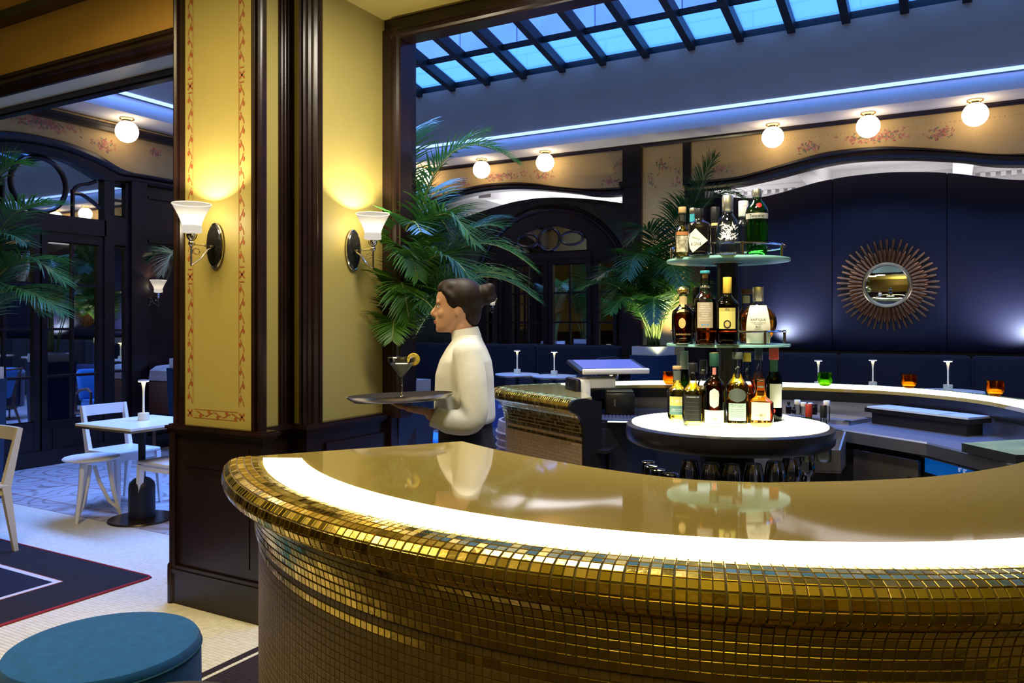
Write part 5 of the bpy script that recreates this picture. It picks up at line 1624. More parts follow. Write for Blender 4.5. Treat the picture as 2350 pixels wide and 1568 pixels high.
# ================================================================ sun mirror
sm = thing('sunburst_mirror', 'round sunburst mirror with copper rays on the navy leather wall', 'mirror', (-0.637, NY - .004, 1.93))
COPPER = mat('antique_copper', (.46, .19, .065), .32, metal=.8, var=.35, vscale=14)
rays = {}
for q in range(92):
    lng = q % 2
    a = 2 * math.pi * q / 92 + rnd.uniform(-.012, .012)
    L = rnd.uniform(.96, 1.03)
    if lng not in rays:
        if lng:
            o = MB().tube([(.22, 0, 0), (.30, 0, 0), (.38, 0, 0), (.43, 0, 0), (.48, 0, 0), (.535, 0, 0)], [.010, .014, .017, .012, .017, .009], 7).build('ray', COPPER, sm)
        else:
            o = MB().tube([(.22, 0, 0), (.29, 0, 0), (.36, 0, 0), (.42, 0, 0)], [.011, .015, .018, .007], 7).build('ray', COPPER, sm)
        rays[lng] = o
    else:
        o = rays[lng].copy(); COL.objects.link(o)
    o.rotation_euler = (0, -a, 0)
    o.location = (0, -.020 - (.022 if not lng else .0) - rnd.uniform(0, .008), 0)
    o.scale = (L, 1, 1)
MB().tube([(.245 * math.cos(2 * math.pi * q / 48), -.055, .245 * math.sin(2 * math.pi * q / 48)) for q in range(48)], .026, 10, closed=True).build('ring', mat('old_gold', (.62, .48, .26), .3, metal=1.0), sm)
g = MB(); rows = []
for i in range(9):
    rr = .225 * i / 8
    rows.append([(rr * math.cos(2 * math.pi * q / 36), -.060 - .013 * (1 - (i / 8) ** 2), rr * math.sin(2 * math.pi * q / 36)) for q in range(37)])
g.strip(rows).build('glass', mat('convex_mirror', (.88, .90, .86), .015, metal=1.0), sm)
MB().lathe([(0, 0), (.24, 0), (.24, .05), (0, .05)], 36).xf(Matrix.Rotation(R(90), 4, 'X')).build('back_plate', COPPER, sm)

# ================================================================ globe ceiling lamps
gb = None
GL = [(-1.778, 'globe lamp left of the two above the sunburst mirror'), (-0.777, 'globe lamp directly above the sunburst mirror'), (0.225, 'globe lamp at far right above the navy panel'), (-5.70, 'globe lamp above the middle of the palm covered arch'), (-4.709, 'globe lamp just left of the pilaster above the mirrored doors'), (-6.70, 'globe lamp half hidden behind the tall palm leaves'), (1.23, 'globe lamp past the right edge of the navy panel')]
spots = [((x, 9.31, CT + .02), l) for x, l in GL] + [((-8.02, 5.52, CT + .02), 'globe lamp over the arched doors at far left')]
for p, l in spots:
    if gb is None:
        gb = thing('globe_lamp', l, 'lamp', p, 0, 'opal globe ceiling lamps')
        MB().lathe([(0, -.0), (.075, -.0), (.078, -.012), (.055, -.022), (.05, -.045), (0, -.045)], 24).build('ceiling_cap', BRASS, gb)
        MB().ball((0, 0, -.150), .122, 28, 16).build('globe', GLOBE, gb)
    else:
        dup(gb, p, 0, l)

# ================================================================ wall sconces
def opal(name, k_clear, col, estr, dens):
    m = bpy.data.materials.new(name); m.use_nodes = True
    nt = m.node_tree; nt.nodes.clear()
    out = nt.nodes.new('ShaderNodeOutputMaterial')
    a = nt.nodes.new('ShaderNodeMixShader'); a.inputs[0].default_value = k_clear
    tl = nt.nodes.new('ShaderNodeBsdfTranslucent'); tl.inputs[0].default_value = (dens, dens * .96, dens * .92, 1)
    tr = nt.nodes.new('ShaderNodeBsdfTransparent'); tr.inputs[0].default_value = (*col, 1)
    em = nt.nodes.new('ShaderNodeEmission'); em.inputs[0].default_value = (1, .93, .84, 1); em.inputs[1].default_value = estr
    ad = nt.nodes.new('ShaderNodeAddShader')
    nt.links.new(tl.outputs[0], a.inputs[1]); nt.links.new(tr.outputs[0], a.inputs[2])
    nt.links.new(a.outputs[0], ad.inputs[0]); nt.links.new(em.outputs[0], ad.inputs[1]); nt.links.new(ad.outputs[0], out.inputs[0])
    return m
SHADE = opal('lit_frosted_shade', .32, (.88, .86, .82), .26, .020)
SHADE2 = opal('lit_shade_collar', .32, (.88, .86, .82), .5, .020)
NICKEL = mat('polished_nickel', (.72, .68, .62), .12, metal=1.0)
DARKN = mat('dark_polished_plate', (.09, .085, .08), .08, metal=.85)
def sconce(label, wall, nrm, side, power, mk=True):
    """wall point of the back plate, outward normal, lamp offset along the wall"""
    n = Vector((*nrm, 0)); t = Vector((-n.y, n.x, 0))
    rz = math.atan2(-n.x, n.y) + math.pi               # local -Y looks out of the wall
    r_ = thing('wall_sconce', label, 'lamp', wall, rz, 'brass armed sconces with white glass shades')
    pl_ = MB().lathe([(0, 0), (.056, 0), (.060, -.004), (.060, -.010), (.054, -.016), (.048, -.018), (0, -.020)], 36)
    pl_.xf(Matrix.Scale(1.95, 4, (0, 0, 1)) @ Matrix.Rotation(R(-90), 4, 'X'))
    pl_.v = [(x, -abs(y), z) for x, y, z in pl_.v]
    pl_.build('back_plate', DARKN, r_)
    MB().tube([(.058 * math.cos(2 * math.pi * q / 40), -.010, .114 * math.sin(2 * math.pi * q / 40)) for q in range(40)], .0055, 6, closed=True).build('plate_rim', NICKEL, r_)
    X, Y = side * .05, -.155
    MB().tube([(0, -.018, -.005), (X * .5, -.085, -.003), (X, Y, 0)], [.0065, .005, .0065], 8).build('arm', NICKEL, r_)
    MB().lathe([(.007, -.004), (.013, -.002), (.013, .006), (.007, .008)], 12, (X * .1, -.030, -.005)).build('arm_collar', NICKEL, r_)
    MB().ball((X, Y, 0), .0165, 14, 10).build('ball_joint', NICKEL, r_)
    MB().lathe([(.010, .012), (.016, .018), (.024, .030), (.026, .046), (.022, .052)], 18, (X, Y, 0)).build('cup', NICKEL, r_)
    MB().tube([(X * .25, -.030, -.012), (X * .45, -.062, -.030), (X * .7, -.100, -.075), (X * .95, -.145, -.105), (X, -.158, -.112)], [.006, .006, .0055, .005, .004], 7).build('scroll', NICKEL, r_)
    MB().tube([(X, Y - .003, -.012), (X, Y - .003, -.112)], .0048, 7).build('drop_rod', NICKEL, r_)
    MB().tube([(X * .98, Y + .006 + .022 * (1 - math.cos(R(a))), -.030 - .018 * math.sin(R(a)) * 1.0 - .00004 * a) for a in range(0, 400, 25)], .0042, 6).build('curl', NICKEL, r_)
    sh = MB().lathe([(.024, .050), (.046, .054), (.050, .060), (.046, .066), (.050, .072), (.046, .078), (.048, .084), (.046, .088)], 28, (X, Y, 0)); sh.build('shade_collar', SHADE2, r_)
    MB().lathe([(.046, .088), (.050, .105), (.062, .135), (.080, .170), (.094, .196), (.0925, .197), (.078, .170), (.060, .136), (.048, .106), (.044, .088)], 32, (X, Y, 0)).build('shade', SHADE, r_)
    MB().tube([(X + .0935 * math.cos(2 * math.pi * q / 32), Y + .0935 * math.sin(2 * math.pi * q / 32), .197) for q in range(32)], .0016, 5, closed=True).build('shade_rim', mat('shade_rim_' + str(len(MATS)), (.9, .85, .7), .3, emit=(1, .85, .6), estr=1.2), r_)
    M = r_.matrix_basis
    bulb('sconce_bulb', M @ Vector((X, Y, .128)), power, (1.0, .86, .60), .020)
    return r_
sconce('left wall sconce with white shade on the stencilled yellow pillar face', (-3.313, 2.7845, 1.895), (0, -1), .1, 32)
sconce('right wall sconce with white shade on the plain yellow pillar face', (-2.9995, 3.475, 1.915), (1, 0), -.1, 32)
sconce('small wall sconce on the dark panelling beyond the left opening', (XL - .058, 5.97, 1.80), (1, 0), .9, 9)
# ================================================================ palms
def leafmat(name, a, b):
    m = mat(name, a, .38, base2=b, vscale=3, spec=.55)
    nt = m.node_tree; p = nt.nodes['Principled BSDF']; out = [n for n in nt.nodes if n.type == 'OUTPUT_MATERIAL'][0]
    tl = nt.nodes.new('ShaderNodeBsdfTranslucent'); tl.inputs[0].default_value = (b[0] * 1.6, b[1] * 1.6, b[2], 1)
    mx = nt.nodes.new('ShaderNodeMixShader'); mx.inputs[0].default_value = .25
    nt.links.new(p.outputs[0], mx.inputs[1]); nt.links.new(tl.outputs[0], mx.inputs[2]); nt.links.new(mx.outputs[0], out.inputs[0])
    return m
LEAF = leafmat('palm_leaf', (.026, .092, .010), (.062, .165, .018))
LEAFD = leafmat('palm_leaf_deep', (.012, .052, .012), (.026, .09, .016))
LEAFB = leafmat('palm_leaf_dry', (.30, .19, .07), (.42, .30, .14))
STEM = mat('palm_stem', (.20, .24, .06), .5, var=.3, vscale=6)
SOIL = mat('potting_soil', (.030, .020, .012), .95, bump=.6, bscale=80)

def bez(a, b, c, t):
    return a * (1 - t) ** 2 + b * 2 * t * (1 - t) + c * t * t

def frond(parent, a, b, c, n=52, leaf=.34, seed=0, m=None, t0=.22, wid=.0135, hang=.42):
    """arching leaf from a over b to c (local points), with two ranks of drooping leaflets"""
    r = random.Random(seed)
    mb = MB()
    rach = [bez(a, b, c, q / 14) for q in range(15)]
    mb.tube(rach, [.007 * (1 - .8 * q / 14) + .0012 for q in range(15)], 5, mi=1)
    for i in range(n):
        t = t0 + (1 - t0) * (i + .5) / n
        p = bez(a, b, c, t)
        tg = (bez(a, b, c, min(1, t + .02)) - bez(a, b, c, t - .02)).normalized()
        side = tg.cross(Vector((0, 0, 1)))
        if side.length < 1e-3: side = Vector((1, 0, 0))
        side.normalize()
        upn = side.cross(tg).normalized()
        k = (t - t0) / (1 - t0)
        L = leaf * (.62 + .50 * math.sin(math.pi * min(1, k * .85 + .10))) * (1 - .62 * k ** 4) * r.uniform(.88, 1.1)
        for sg in (-1, 1):
            d = (side * sg * (.95 - .25 * k) + tg * (.42 + .40 * k) + upn * (.30 - .2 * k) + Vector((r.gauss(0, .05), r.gauss(0, .05), r.gauss(0, .05)))).normalized()
            pts = [p]
            cur = d.copy()
            ns = 4
            for q in range(ns):
                cur = (cur + Vector((0, 0, -1)) * hang * (.25 + .35 * q) * L * 2.2 / 1.0 * .5).normalized()
                pts.append(pts[-1] + cur * (L / ns))
            wv = d.cross(upn).normalized()
            w = wid * r.uniform(.85, 1.15)
            ws_ = [.35, 1.0, .85, .5, .03]
            vs = []
            for q in range(ns + 1):
                vs += [pts[q] + wv * w * ws_[q] / 2, pts[q] - wv * w * ws_[q] / 2]
            mb.add(vs, [(2 * q, 2 * q + 1, 2 * q + 3, 2 * q + 2) for q in range(ns)])
    return mb.build('frond', [m or LEAF, STEM], parent, angle=180)

def planter(parent, half, top, rim, rz=0.0, liner=.11):
    mm = Matrix.Rotation(rz, 4, 'Z')
    t = half * .84
    v = [(-t, -t, 0), (t, -t, 0), (t, t, 0), (-t, t, 0), (-half, -half, rim), (half, -half, rim), (half, half, rim), (-half, half, rim)]
    MB().hexa(v).xf(mm).build('pot', mat('navy_planter_' + str(len(MATS)), (.012, .035, .085), .4), parent, smooth=False)
    i = half * .90
    MB().box(-i, i, -i, i, rim + .0005, top).xf(mm).build('liner', mat('white_liner_' + str(len(MATS)), (.66, .64, .62), .6), parent, smooth=False)
    mb = MB(); mb.ball((0, 0, top + .001), i * .92, 16, 6, (1, 1, .12)); mb.xf(mm).build('soil', SOIL, parent)

def palm(name, label, loc, top, half, rim, specs, rz=0, m=LEAF, seed=1, wid=.016, group='potted palms', random_n=0, spread=.5, height=1.0, avoid=None):
    p = thing(name, label, 'plant', loc, 0, group)
    planter(p, half, top, rim, rz)
    r = random.Random(seed)
    base = Vector(loc)
    k = 0
    for mid, tip, leaf, mm in specs:
        a = Vector((r.uniform(-.06, .06), r.uniform(-.06, .06), top))
        frond(p, a, Vector(mid) - base, Vector(tip) - base, seed=seed * 100 + k, leaf=leaf, m=mm or m, wid=wid); k += 1
    for q in range(random_n):
        az = r.uniform(0, 2 * math.pi) if not avoid else r.uniform(*avoid)
        h = height * r.uniform(.45, 1.0); s = spread * r.uniform(.45, 1.0)
        a = Vector((r.uniform(-.07, .07), r.uniform(-.07, .07), top))
        b = Vector((math.cos(az) * s * .45, math.sin(az) * s * .45, top + h * 1.25)); c = Vector((math.cos(az) * s * 1.2, math.sin(az) * s * 1.2, top + h * r.uniform(.45, .95)))
        frond(p, a, b, c, seed=seed * 100 + k, leaf=.30 * r.uniform(.8, 1.1), m=m if r.random() < .6 else LEAFD, wid=wid, n=28); k += 1
    for q in range(12):
        x, y = r.uniform(-.10, .10), r.uniform(-.10, .10)
        MB().tube([(x * .6, y * .6, top - .01), (x * .9, y * .9, top + .25), (x * 1.6, y * 1.6, top + .55)], [.010, .008, .005], 6).build('stem', STEM, p)
    return p

# the tall palm behind the frame, its fronds reaching to the right
def F(px0, py0, d0, px1, py1, d1, leaf=.34, m=None):
    return (at(px0, py0, d0), at(px1, py1, d1), leaf, m)
tall = [F(935, 180, 5.0, 1190, 375, 5.0, .30), F(940, 330, 5.2, 1120, 300, 5.4, .30), F(960, 330, 4.9, 1090, 560, 4.7, .34), F(1010, 420, 5.0, 1230, 620, 5.0, .36),
        F(1040, 520, 5.1, 1235, 690, 5.1, .38), F(960, 460, 4.7, 1080, 640, 4.5, .34, LEAFD), F(1000, 560, 4.9, 1180, 640, 4.8, .34), F(900, 420, 4.8, 960, 640, 4.6, .30),
        F(905, 500, 4.7, 940, 740, 4.55, .28), F(930, 600, 4.7, 1000, 720, 4.5, .26, LEAFD), F(860, 420, 5.2, 800, 560, 5.4, .34), F(900, 250, 5.3, 960, 300, 5.6, .30), F(930, 480, 5.4, 1060, 500, 5.6, .34, LEAFD),
        F(910, 650, 4.65, 900, 780, 4.5, .22), F(960, 640, 4.9, 1080, 700, 4.9, .30), F(930, 380, 5.5, 1020, 440, 5.8, .34), F(900, 330, 5.1, 890, 500, 4.9, .28), F(1000, 480, 5.2, 1150, 520, 5.4, .36, LEAFD)]
pc = at(899, 740, 5.02)
palm('potted_palm', 'tall palm in navy planter behind the door frame, left of the waitress', (pc.x, pc.y, 0), 1.130, .20, 1.045, tall, R(2), seed=2, random_n=9, spread=.55, height=1.35, avoid=(-.9, 1.6))
# palm by the pilaster
pr2 = at_y(1499, 740, 8.95)
right = [F(1600, 420, 9.0, 1640, 360, 8.9, .42, LEAFD), F(1560, 420, 9.0, 1590, 480, 8.8, .40, LEAFD), F(1440, 600, 9.0, 1330, 665, 8.8, .36), F(1450, 560, 9.0, 1370, 640, 8.7, .36, LEAFD), F(1540, 430, 9.0, 1440, 560, 8.9, .40, LEAFD),
         F(1560, 520, 8.9, 1680, 560, 8.8, .40, LEAFD), F(1480, 470, 9.0, 1440, 640, 8.6, .36), F(1520, 500, 9.0, 1560, 660, 8.5, .36), F(1570, 580, 9.0, 1640, 700, 8.8, .36), F(1460, 620, 8.9, 1400, 720, 8.6, .32), F(1500, 600, 8.8, 1500, 740, 8.5, .30), F(1600, 340, 9.0, 1720, 470, 8.9, .44, LEAFD)]
palm('potted_palm', 'wide palm in navy planter standing between the two arches', (pr2.x, pr2.y, 0), 1.215, .20, 1.11, right, R(45) + YAW, seed=3, wid=.019, random_n=16, spread=.55, height=1.2, avoid=(math.pi * .97, math.pi * 2.03))
# palm at the left edge
pl3 = at(-70, 740, 6.6)
left = [F(-40, 420, 6.6, 140, 470, 6.6, .40), F(0, 480, 6.5, 150, 650, 6.5, .42), F(-30, 560, 6.4, 145, 720, 6.3, .42), F(-60, 330, 6.6, 60, 380, 6.7, .40), F(0, 600, 6.6, 100, 720, 6.6, .36), F(-80, 450, 6.3, 60, 560, 6.2, .40, LEAFD), F(-120, 460, 6.6, -200, 560, 6.6, .4), F(-60, 500, 6.9, 60, 540, 7.2, .40, LEAFD)]
palm('potted_palm', 'palm at the left edge before the mirrored doors', (pl3.x, pl3.y, 0), 1.12, .20, 1.02, left, R(0), seed=4, wid=.018)
# withering palm behind the pillar
pl4 = at(448, 740, 8.3)
dry = [F(420, 480, 8.2, 372, 630, 8.0, .30, LEAFB), F(430, 500, 8.2, 385, 640, 8.1, .26, LEAFB), F(410, 510, 8.3, 340, 600, 8.3, .24, LEAFD), F(470, 480, 8.3, 560, 600, 8.3, .3, None)]
palm('potted_palm', 'withered brown palm leaves peeping out behind the pillar', (pl4.x, pl4.y, 0), 1.12, .20, 1.02, dry, R(0), seed=5, wid=.018)

# ================================================================ furniture
def chair_frame(t, m, w=.40, dpt=.41, seat=.46, back=.81):
    """open backed wooden chair, local front -Y"""
    mb = MB(); mb.rbox(-w / 2, w / 2, -dpt / 2, dpt / 2, seat - .028, seat, .012, 2); mb.build('seat', m, t)
    MB().box(-w / 2 + .02, w / 2 - .02, -dpt / 2 + .02, dpt / 2 - .02, seat - .075, seat - .0285).build('apron', m, t, smooth=False)
    for sx in (-1, 1):
        x = sx * (w / 2 - .02)
        MB().beam((x, -dpt / 2 + .025, seat - .03), (x * 1.06, -dpt / 2 - .005, 0), .042, .042, (0, 1, 0), .024, .024).build('leg', m, t, smooth=False)
        mb = MB(); mb.beam((x, dpt / 2 - .02, seat - .02), (x * 1.02, dpt / 2 + .045, 0), .038, .052, (0, 1, 0), .024, .026); mb.build('leg', m, t, smooth=False)
        MB().beam((x, dpt / 2 - .02, seat - .04), (x * 1.04, dpt / 2 + .065, back), .036, .054, (0, 1, 0), .026, .034).build('back_post', m, t, smooth=False)
    rows = []
    for q in range(9):
        x = (w / 2 - .002) * (2 * q / 8 - 1)
        y = dpt / 2 + .058 + .020 * (1 - (2 * q / 8 - 1) ** 2)
        rows.append([(x, y - .012, back - .085), (x, y + .010, back - .085), (x, y + .016, back), (x, y - .008, back), (x, y - .012, back - .085)])
    MB().strip(rows).build('top_rail', m, t, angle=30)
def chair(label, x, y, rz, m=WHITEL, group='white wooden chairs'):
    t = thing('dining_chair', label, 'chair', (x, y, 0), rz, group)
    chair_frame(t, m)
    return t
BEIGEW = mat('yellow_lit_lacquer', (.72, .62, .42), .4)  # yellowish light on a white chair, put into its base colour
chair('white open backed chair at far side of the white table, behind the stool', -5.97, 4.08, R(90))
chair('white open backed chair beside the pillar, half hidden by it', -5.13, 3.95, R(-90))
chair('pale chair at the left edge with its back to the court', -5.50, 2.62, R(0), BEIGEW)
chair('chair at the very left edge, behind the pale chair', -6.33, 2.78, R(180), mat('brown_lacquer', (.52, .36, .24), .4))

st = thing('stool', 'white round stool with splayed braced legs beside the white table', 'stool', (-5.74, 3.655, 0))
MB().lathe([(0, .445), (.17, .447), (.196, .455), (.200, .464), (.192, .472), (0, .474)], 40).build('seat', WHITEL, st)
for a in (270 + 28, 150 + 28, 30 + 28):
    ca, sa = math.cos(R(a)), math.sin(R(a))
    MB().tube([(.12 * ca, .12 * sa, .446), (.125 * ca, .125 * sa, .38), (.15 * ca, .15 * sa, .2), (.20 * ca, .20 * sa, 0)], [.020, .020, .018, .013], 10).build('leg', WHITEL, st)
    MB().tube([(.02 * ca, .02 * sa, .40), (.05 * ca, .05 * sa, .28), (.12 * ca, .12 * sa, .12), (.185 * ca, .185 * sa, .05)], [.014, .015, .014, .012], 8).build('brace', WHITEL, st)

TABW = mat('white_table_top', (.86, .86, .82), .25)
EDGEB = mat('brass_table_edge', (.55, .40, .20), .3, metal=1.0)
def table_lamp(label, loc, H=.31, group='small rechargeable table lamps'):
    t = thing('table_lamp', label, 'lamp', loc, 0, group)
    IV = MATS.get('ivory_metal') or mat('ivory_metal', (.72, .64, .42), .4)
    MB().lathe([(0, 0), (.040, 0), (.041, .002), (.041, .056), (.038, .058), (0, .058)], 26).build('base', IV, t)
    MB().lathe([(.0085, .058), (.0075, .12), (.0078, H - .09), (.011, H - .05), (.017, H - .014), (.017, H - .010)], 16).build('stem', MATS.get('self_lit_ivory') or mat('self_lit_ivory', (.85, .78, .55), .4, emit=(1, .84, .40), estr=.12), t)  # light from the ring is put into the stem as faint emission
    MB().lathe([(0, H - .012), (.038, H - .010), (.041, H - .006), (.040, H), (0, H)], 26).build('head', MATS.get('taupe_metal') or mat('taupe_metal', (.40, .33, .28), .5), t)
    MB().lathe([(.018, H - .0135), (.037, H - .0125), (.037, H - .0115), (.018, H - .0115)], 20).build('light_ring', MATS.get('lamp_led') or mat('lamp_led', (1, .9, .6), .4, emit=(1, .80, .40), estr=22), t)
    return t
tb = thing('cafe_table', 'square white cafe table on black pedestal with a lamp', 'table', (-5.37, 3.82, 0), R(0), 'cafe tables')
MB().box(-.325, .325, -.32, .32, .728, .745).build('tabletop', TABW, tb, smooth=False)
MB().box(-.327, .327, -.322, .322, .712, .7275).build('edge', EDGEB, tb, smooth=False)
MB().lathe([(.026, .30), (.026, .712)], 18).build('column', IRON, tb)
MB().lathe([(.095, .015), (.095, .24), (.088, .28), (.060, .31), (.026, .325)], 28).build('ballast', IRON, tb)
MB().lathe([(0, 0), (.235, 0), (.240, .004), (.235, .014), (0, .015)], 40).build('foot_plate', mat('bronze_plate', (.05, .035, .025), .3, metal=.6), tb)
table_lamp('slim ivory table lamp on the square white table at left', (-5.42, 3.87, .7452))
def round_table(label, loc, h, r=.29):
    t = thing('cafe_table', label, 'table', loc, 0, 'cafe tables')
    MB().lathe([(0, h - .016), (r, h - .016), (r + .002, h - .010), (r, h), (0, h)], 48).build('tabletop', TABW, t)
    MB().lathe([(0, h - .034), (r - .003, h - .034), (r - .002, h - .0165), (0, h - .0165)], 48).build('edge', EDGEB, t)
    MB().lathe([(.022, .05), (.022, h - .034)], 14).build('column', IRON, t)
    MB().lathe([(0, 0), (.21, 0), (.21, .012), (.03, .05), (.022, .08)], 28).build('foot', IRON, t)
    return t
rt = [('small round white table behind the waitress, the left of a pair', 1187, 858, 9.6, 'slim table lamp on the left round table behind the waitress'),
      ('small round white table beside the till, the right of a pair', 1272, 862, 9.4, 'slim table lamp on the round table left of the till'),
      ('round white table before the navy panel, below the sunburst mirror', 2181, 897, 7.5, 'slim table lamp on the round table left of the far amber cup'),
      ('round white table hidden behind the counter near the green cup', 1878, 889, 8.3, 'slim table lamp standing behind the green candle cup'),
      ('round white table hidden behind the counter left of the middle amber cup', 2003, 889, 8.2, 'slim table lamp midway between the green and amber cups')]
for i, (l, px, y, d, ll) in enumerate(rt):
    p = at(px, y, d)
    round_table(l, (p.x, p.y, 0), p.z, .27 if i < 2 else .29)
    table_lamp(ll, (p.x if i != 2 else p.x - .02, p.y, p.z + .0004), .29)
pt = at(958, 905, 8.6)
round_table('round white table between planter and waitress, partly hidden', (pt.x, pt.y, 0), .72, .30)
cp = at(1236, 857, 9.3)

# banquettes along the back wall
def banquette(label, x0, x1, y0, y1, top):
    t = thing('banquette', label, 'sofa', ((x0 + x1) / 2, y0, 0), 0, 'navy banquettes')
    h = (x1 - x0) / 2
    MB().rbox(-h, h, 0, y1 - y0 - .14, .12, .46, .04, 3).build('seat', NAVY, t)
    n = max(1, round((x1 - x0) / 1.3))
    for q in range(n):
        MB().rbox(-h + 2 * h * q / n + .004, -h + 2 * h * (q + 1) / n - .004, y1 - y0 - .14, y1 - y0, .3, top, .05, 3).build('back', NAVY, t)
    MB().box(-h + .03, h - .03, .04, y1 - y0 - .16, 0, .12).build('plinth', BLACKM, t, smooth=False)
    return t
banquette('long navy banquette under the mirrored arch doors', -7.6, -3.75, 9.12, 9.80, 1.19)
banquette('long navy banquette under the leather panel and sunburst mirror', -2.45, 5.5, 9.12, 9.83, 1.14)
sp_ = thing('banquette_end', 'navy upholstered end panel with pale piping by the pilaster', 'sofa', (-3.80, 8.95, 0))
MB().rbox(-.06, .06, -.1, .62, 0, 1.05, .06, 4).build('panel', NAVY, sp_)
MB().tube([(.02, -.10, .0), (.02, -.10, .95), (.02, -.06, 1.03), (.02, .0, 1.055), (.02, .55, 1.055)], .008, 6).build('piping', mat('slate_piping', (.10, .12, .25), .7), sp_)
def cushion(label, loc, rz, w, h, m, name='cushion', group='navy cushions on the banquettes', tilt=-14):
    t = thing(name, label, 'cushion', loc, rz, group)
    mb = MB(); rows = []
    n = 12
    for i in range(n + 1):
        v = 2 * i / n - 1
        rows.append([])
        for j in range(n + 1):
            u_ = 2 * j / n - 1
            pin = (1 - .07 * (v * v)), (1 - .07 * (u_ * u_))
            k = max(0, (1 - u_ ** 4) * (1 - v ** 4)) ** .5
            rows[-1].append((u_ * w / 2 * pin[0], -.075 * k, (v * pin[1] + 1) * h / 2))
    mb.strip(rows); mb.strip([[(x, -y, z) for x, y, z in r_][::-1] for r_ in rows])
    mb.xf(Matrix.Rotation(R(tilt), 4, 'X'))
    mb.build('cover', m, t)
    return t
DKC = mat('charcoal_cushion', (.022, .022, .035), .8)
for q, x in enumerate((-5.25, -4.72, -4.25)):
    cushion('dark cushion leaning on banquette, %s of three' % ('first', 'second', 'third')[q], (x, 9.54, .462), 0, .46, .36, DKC)

# low navy tub chairs in front of the pair of round tables
def tub(label, p, rz):
    t = thing('tub_chair', label, 'armchair', p, rz, 'navy tub chairs')
    MB().lathe([(0, .16), (.30, .16), (.33, .20), (.33, .40), (.30, .44), (0, .44)], 32).build('seat', NAVY, t)
    rows = []
    for q in range(25):
        a = R(-20 + 220 * q / 24); h = .74 + .05 * math.sin(math.pi * q / 24)
        c_, s_ = math.cos(a), math.sin(a)
        rows.append([(.335 * c_, .335 * s_, .2), (.40 * c_, .40 * s_, .2), (.41 * c_, .41 * s_, h - .03), (.385 * c_, .385 * s_, h), (.355 * c_, .355 * s_, h), (.335 * c_, .335 * s_, h - .03), (.335 * c_, .335 * s_, .2)])
    MB().strip(rows).build('back', mat('tub_velvet_' + str(len(MATS)), (.012, .018, .085), .7, sheen=.4), t)
    for a in (45, 135, 225, 315):
        MB().lathe([(.012, 0), (.016, .16)], 8, (.24 * math.cos(R(a)), .24 * math.sin(R(a)), 0)).build('leg', IRON, t)
p = at(1160, 885, 7.6); tub('navy tub chair showing its low back behind the waitress', (p.x, p.y, 0), R(-50))
p = at(1222, 885, 8.75); tub('navy tub chair in front of the table left of the till', (p.x, p.y, 0), R(-50))

# blue cushioned armchairs with bent wooden frames
FW = mat('walnut_frame', (.17, .085, .055), .4, var=.3, vscale=12)
BLUEC = mat('bright_blue_wool', (.02, .20, .52), .85, sheen=.3, bump=.25, bscale=240)
BLUED = mat('slate_blue_wool', (.02, .075, .20), .85, bump=.25, bscale=240)
def armchair(label, x, y, rz):
    t = thing('armchair', label, 'armchair', (x, y, 0), rz, 'blue armchairs with wooden frames')
    MB().rbox(-.27, .27, -.30, .24, .30, .43, .04, 3).build('seat_cushion', BLUEC, t)
    mb = MB().rbox(-.27, .27, -.06, .06, 0, .46, .05, 3); mb.xf(Matrix.Translation((0, .26, .40)) @ Matrix.Rotation(R(-18), 4, 'X')); mb.build('back_cushion', BLUEC, t)
    for s_ in (-1, 1):
        x_ = s_ * .31
        MB().tube([(x_, -.33, 0), (x_, -.31, .28), (x_, -.33, .56), (x_, -.20, .60), (x_, .10, .57), (x_, .30, .50)], [.014, .020, .018, .022, .020, .016], 8).build('arm', FW, t)
        MB().tube([(x_, .42, 0), (x_, .30, .30), (x_, .33, .56), (x_, .44, .84)], [.014, .022, .020, .014], 8).build('back_leg', FW, t)
        MB().tube([(x_, -.31, .26), (x_, .31, .24)], .017, 8).build('side_rail', FW, t)
    for y_, z in ((-.30, .27), (.29, .27), (.43, .82), (.37, .62)):
        MB().tube([(-.31, y_, z), (.31, y_, z)], .016, 8).build('cross_rail', FW, t)
    return t
armchair('blue armchair glimpsed between the planter and the waitress', -4.42, 6.05, R(70))
armchair('blue armchair deeper in the court beyond the pillar', -5.55, 7.75, R(130))
armchair('blue armchair facing the mirrored doors, hidden by the pillar', -6.35, 6.75, R(-75))

def barrel(label, p, h=.78):
    t = thing('wicker_chair', label, 'armchair', p, 0, 'woven wicker barrel chairs')
    WK = MATS.get('wicker') or mat('wicker', (.42, .22, .13), .6, var=.3, vscale=40)
    rows = []
    for q in range(29):
        a = R(100 + 200 * q / 28)
        rows.append([(r_ * math.cos(a), r_ * math.sin(a), z) for r_, z in ((.30, .04), (.34, .2), (.36, .42), (.355, h - .05), (.345, h), (.325, h), (.325, .42), (.28, .06))])
    MB().strip(rows).build('shell', WK, t)
    for z in [.10 + .05 * q for q in range(int((h - .12) / .05))]:
        rr = .315 + .045 * min(1, z / .42)
        MB().tube([(rr * math.cos(R(100 + 200 * q / 28)), rr * math.sin(R(100 + 200 * q / 28)), z) for q in range(29)], .009, 5).build('woven_band', WK, t)
    MB().lathe([(0, .30), (.29, .30), (.30, .33), (.30, .40), (.27, .43), (0, .43)], 28).build('seat_cushion', BLUEC, t)
    MB().lathe([(0, 0), (.27, 0), (.28, .04), (.28, .30), (0, .30)], 24).build('base', WK, t)
barrel('woven wicker barrel chair behind the tiled bar end', (-2.62, 5.18, 0), .78)
barrel('woven wicker barrel chair near the mirrored doors behind the pillar', (-7.35, 7.5, 0), .78)

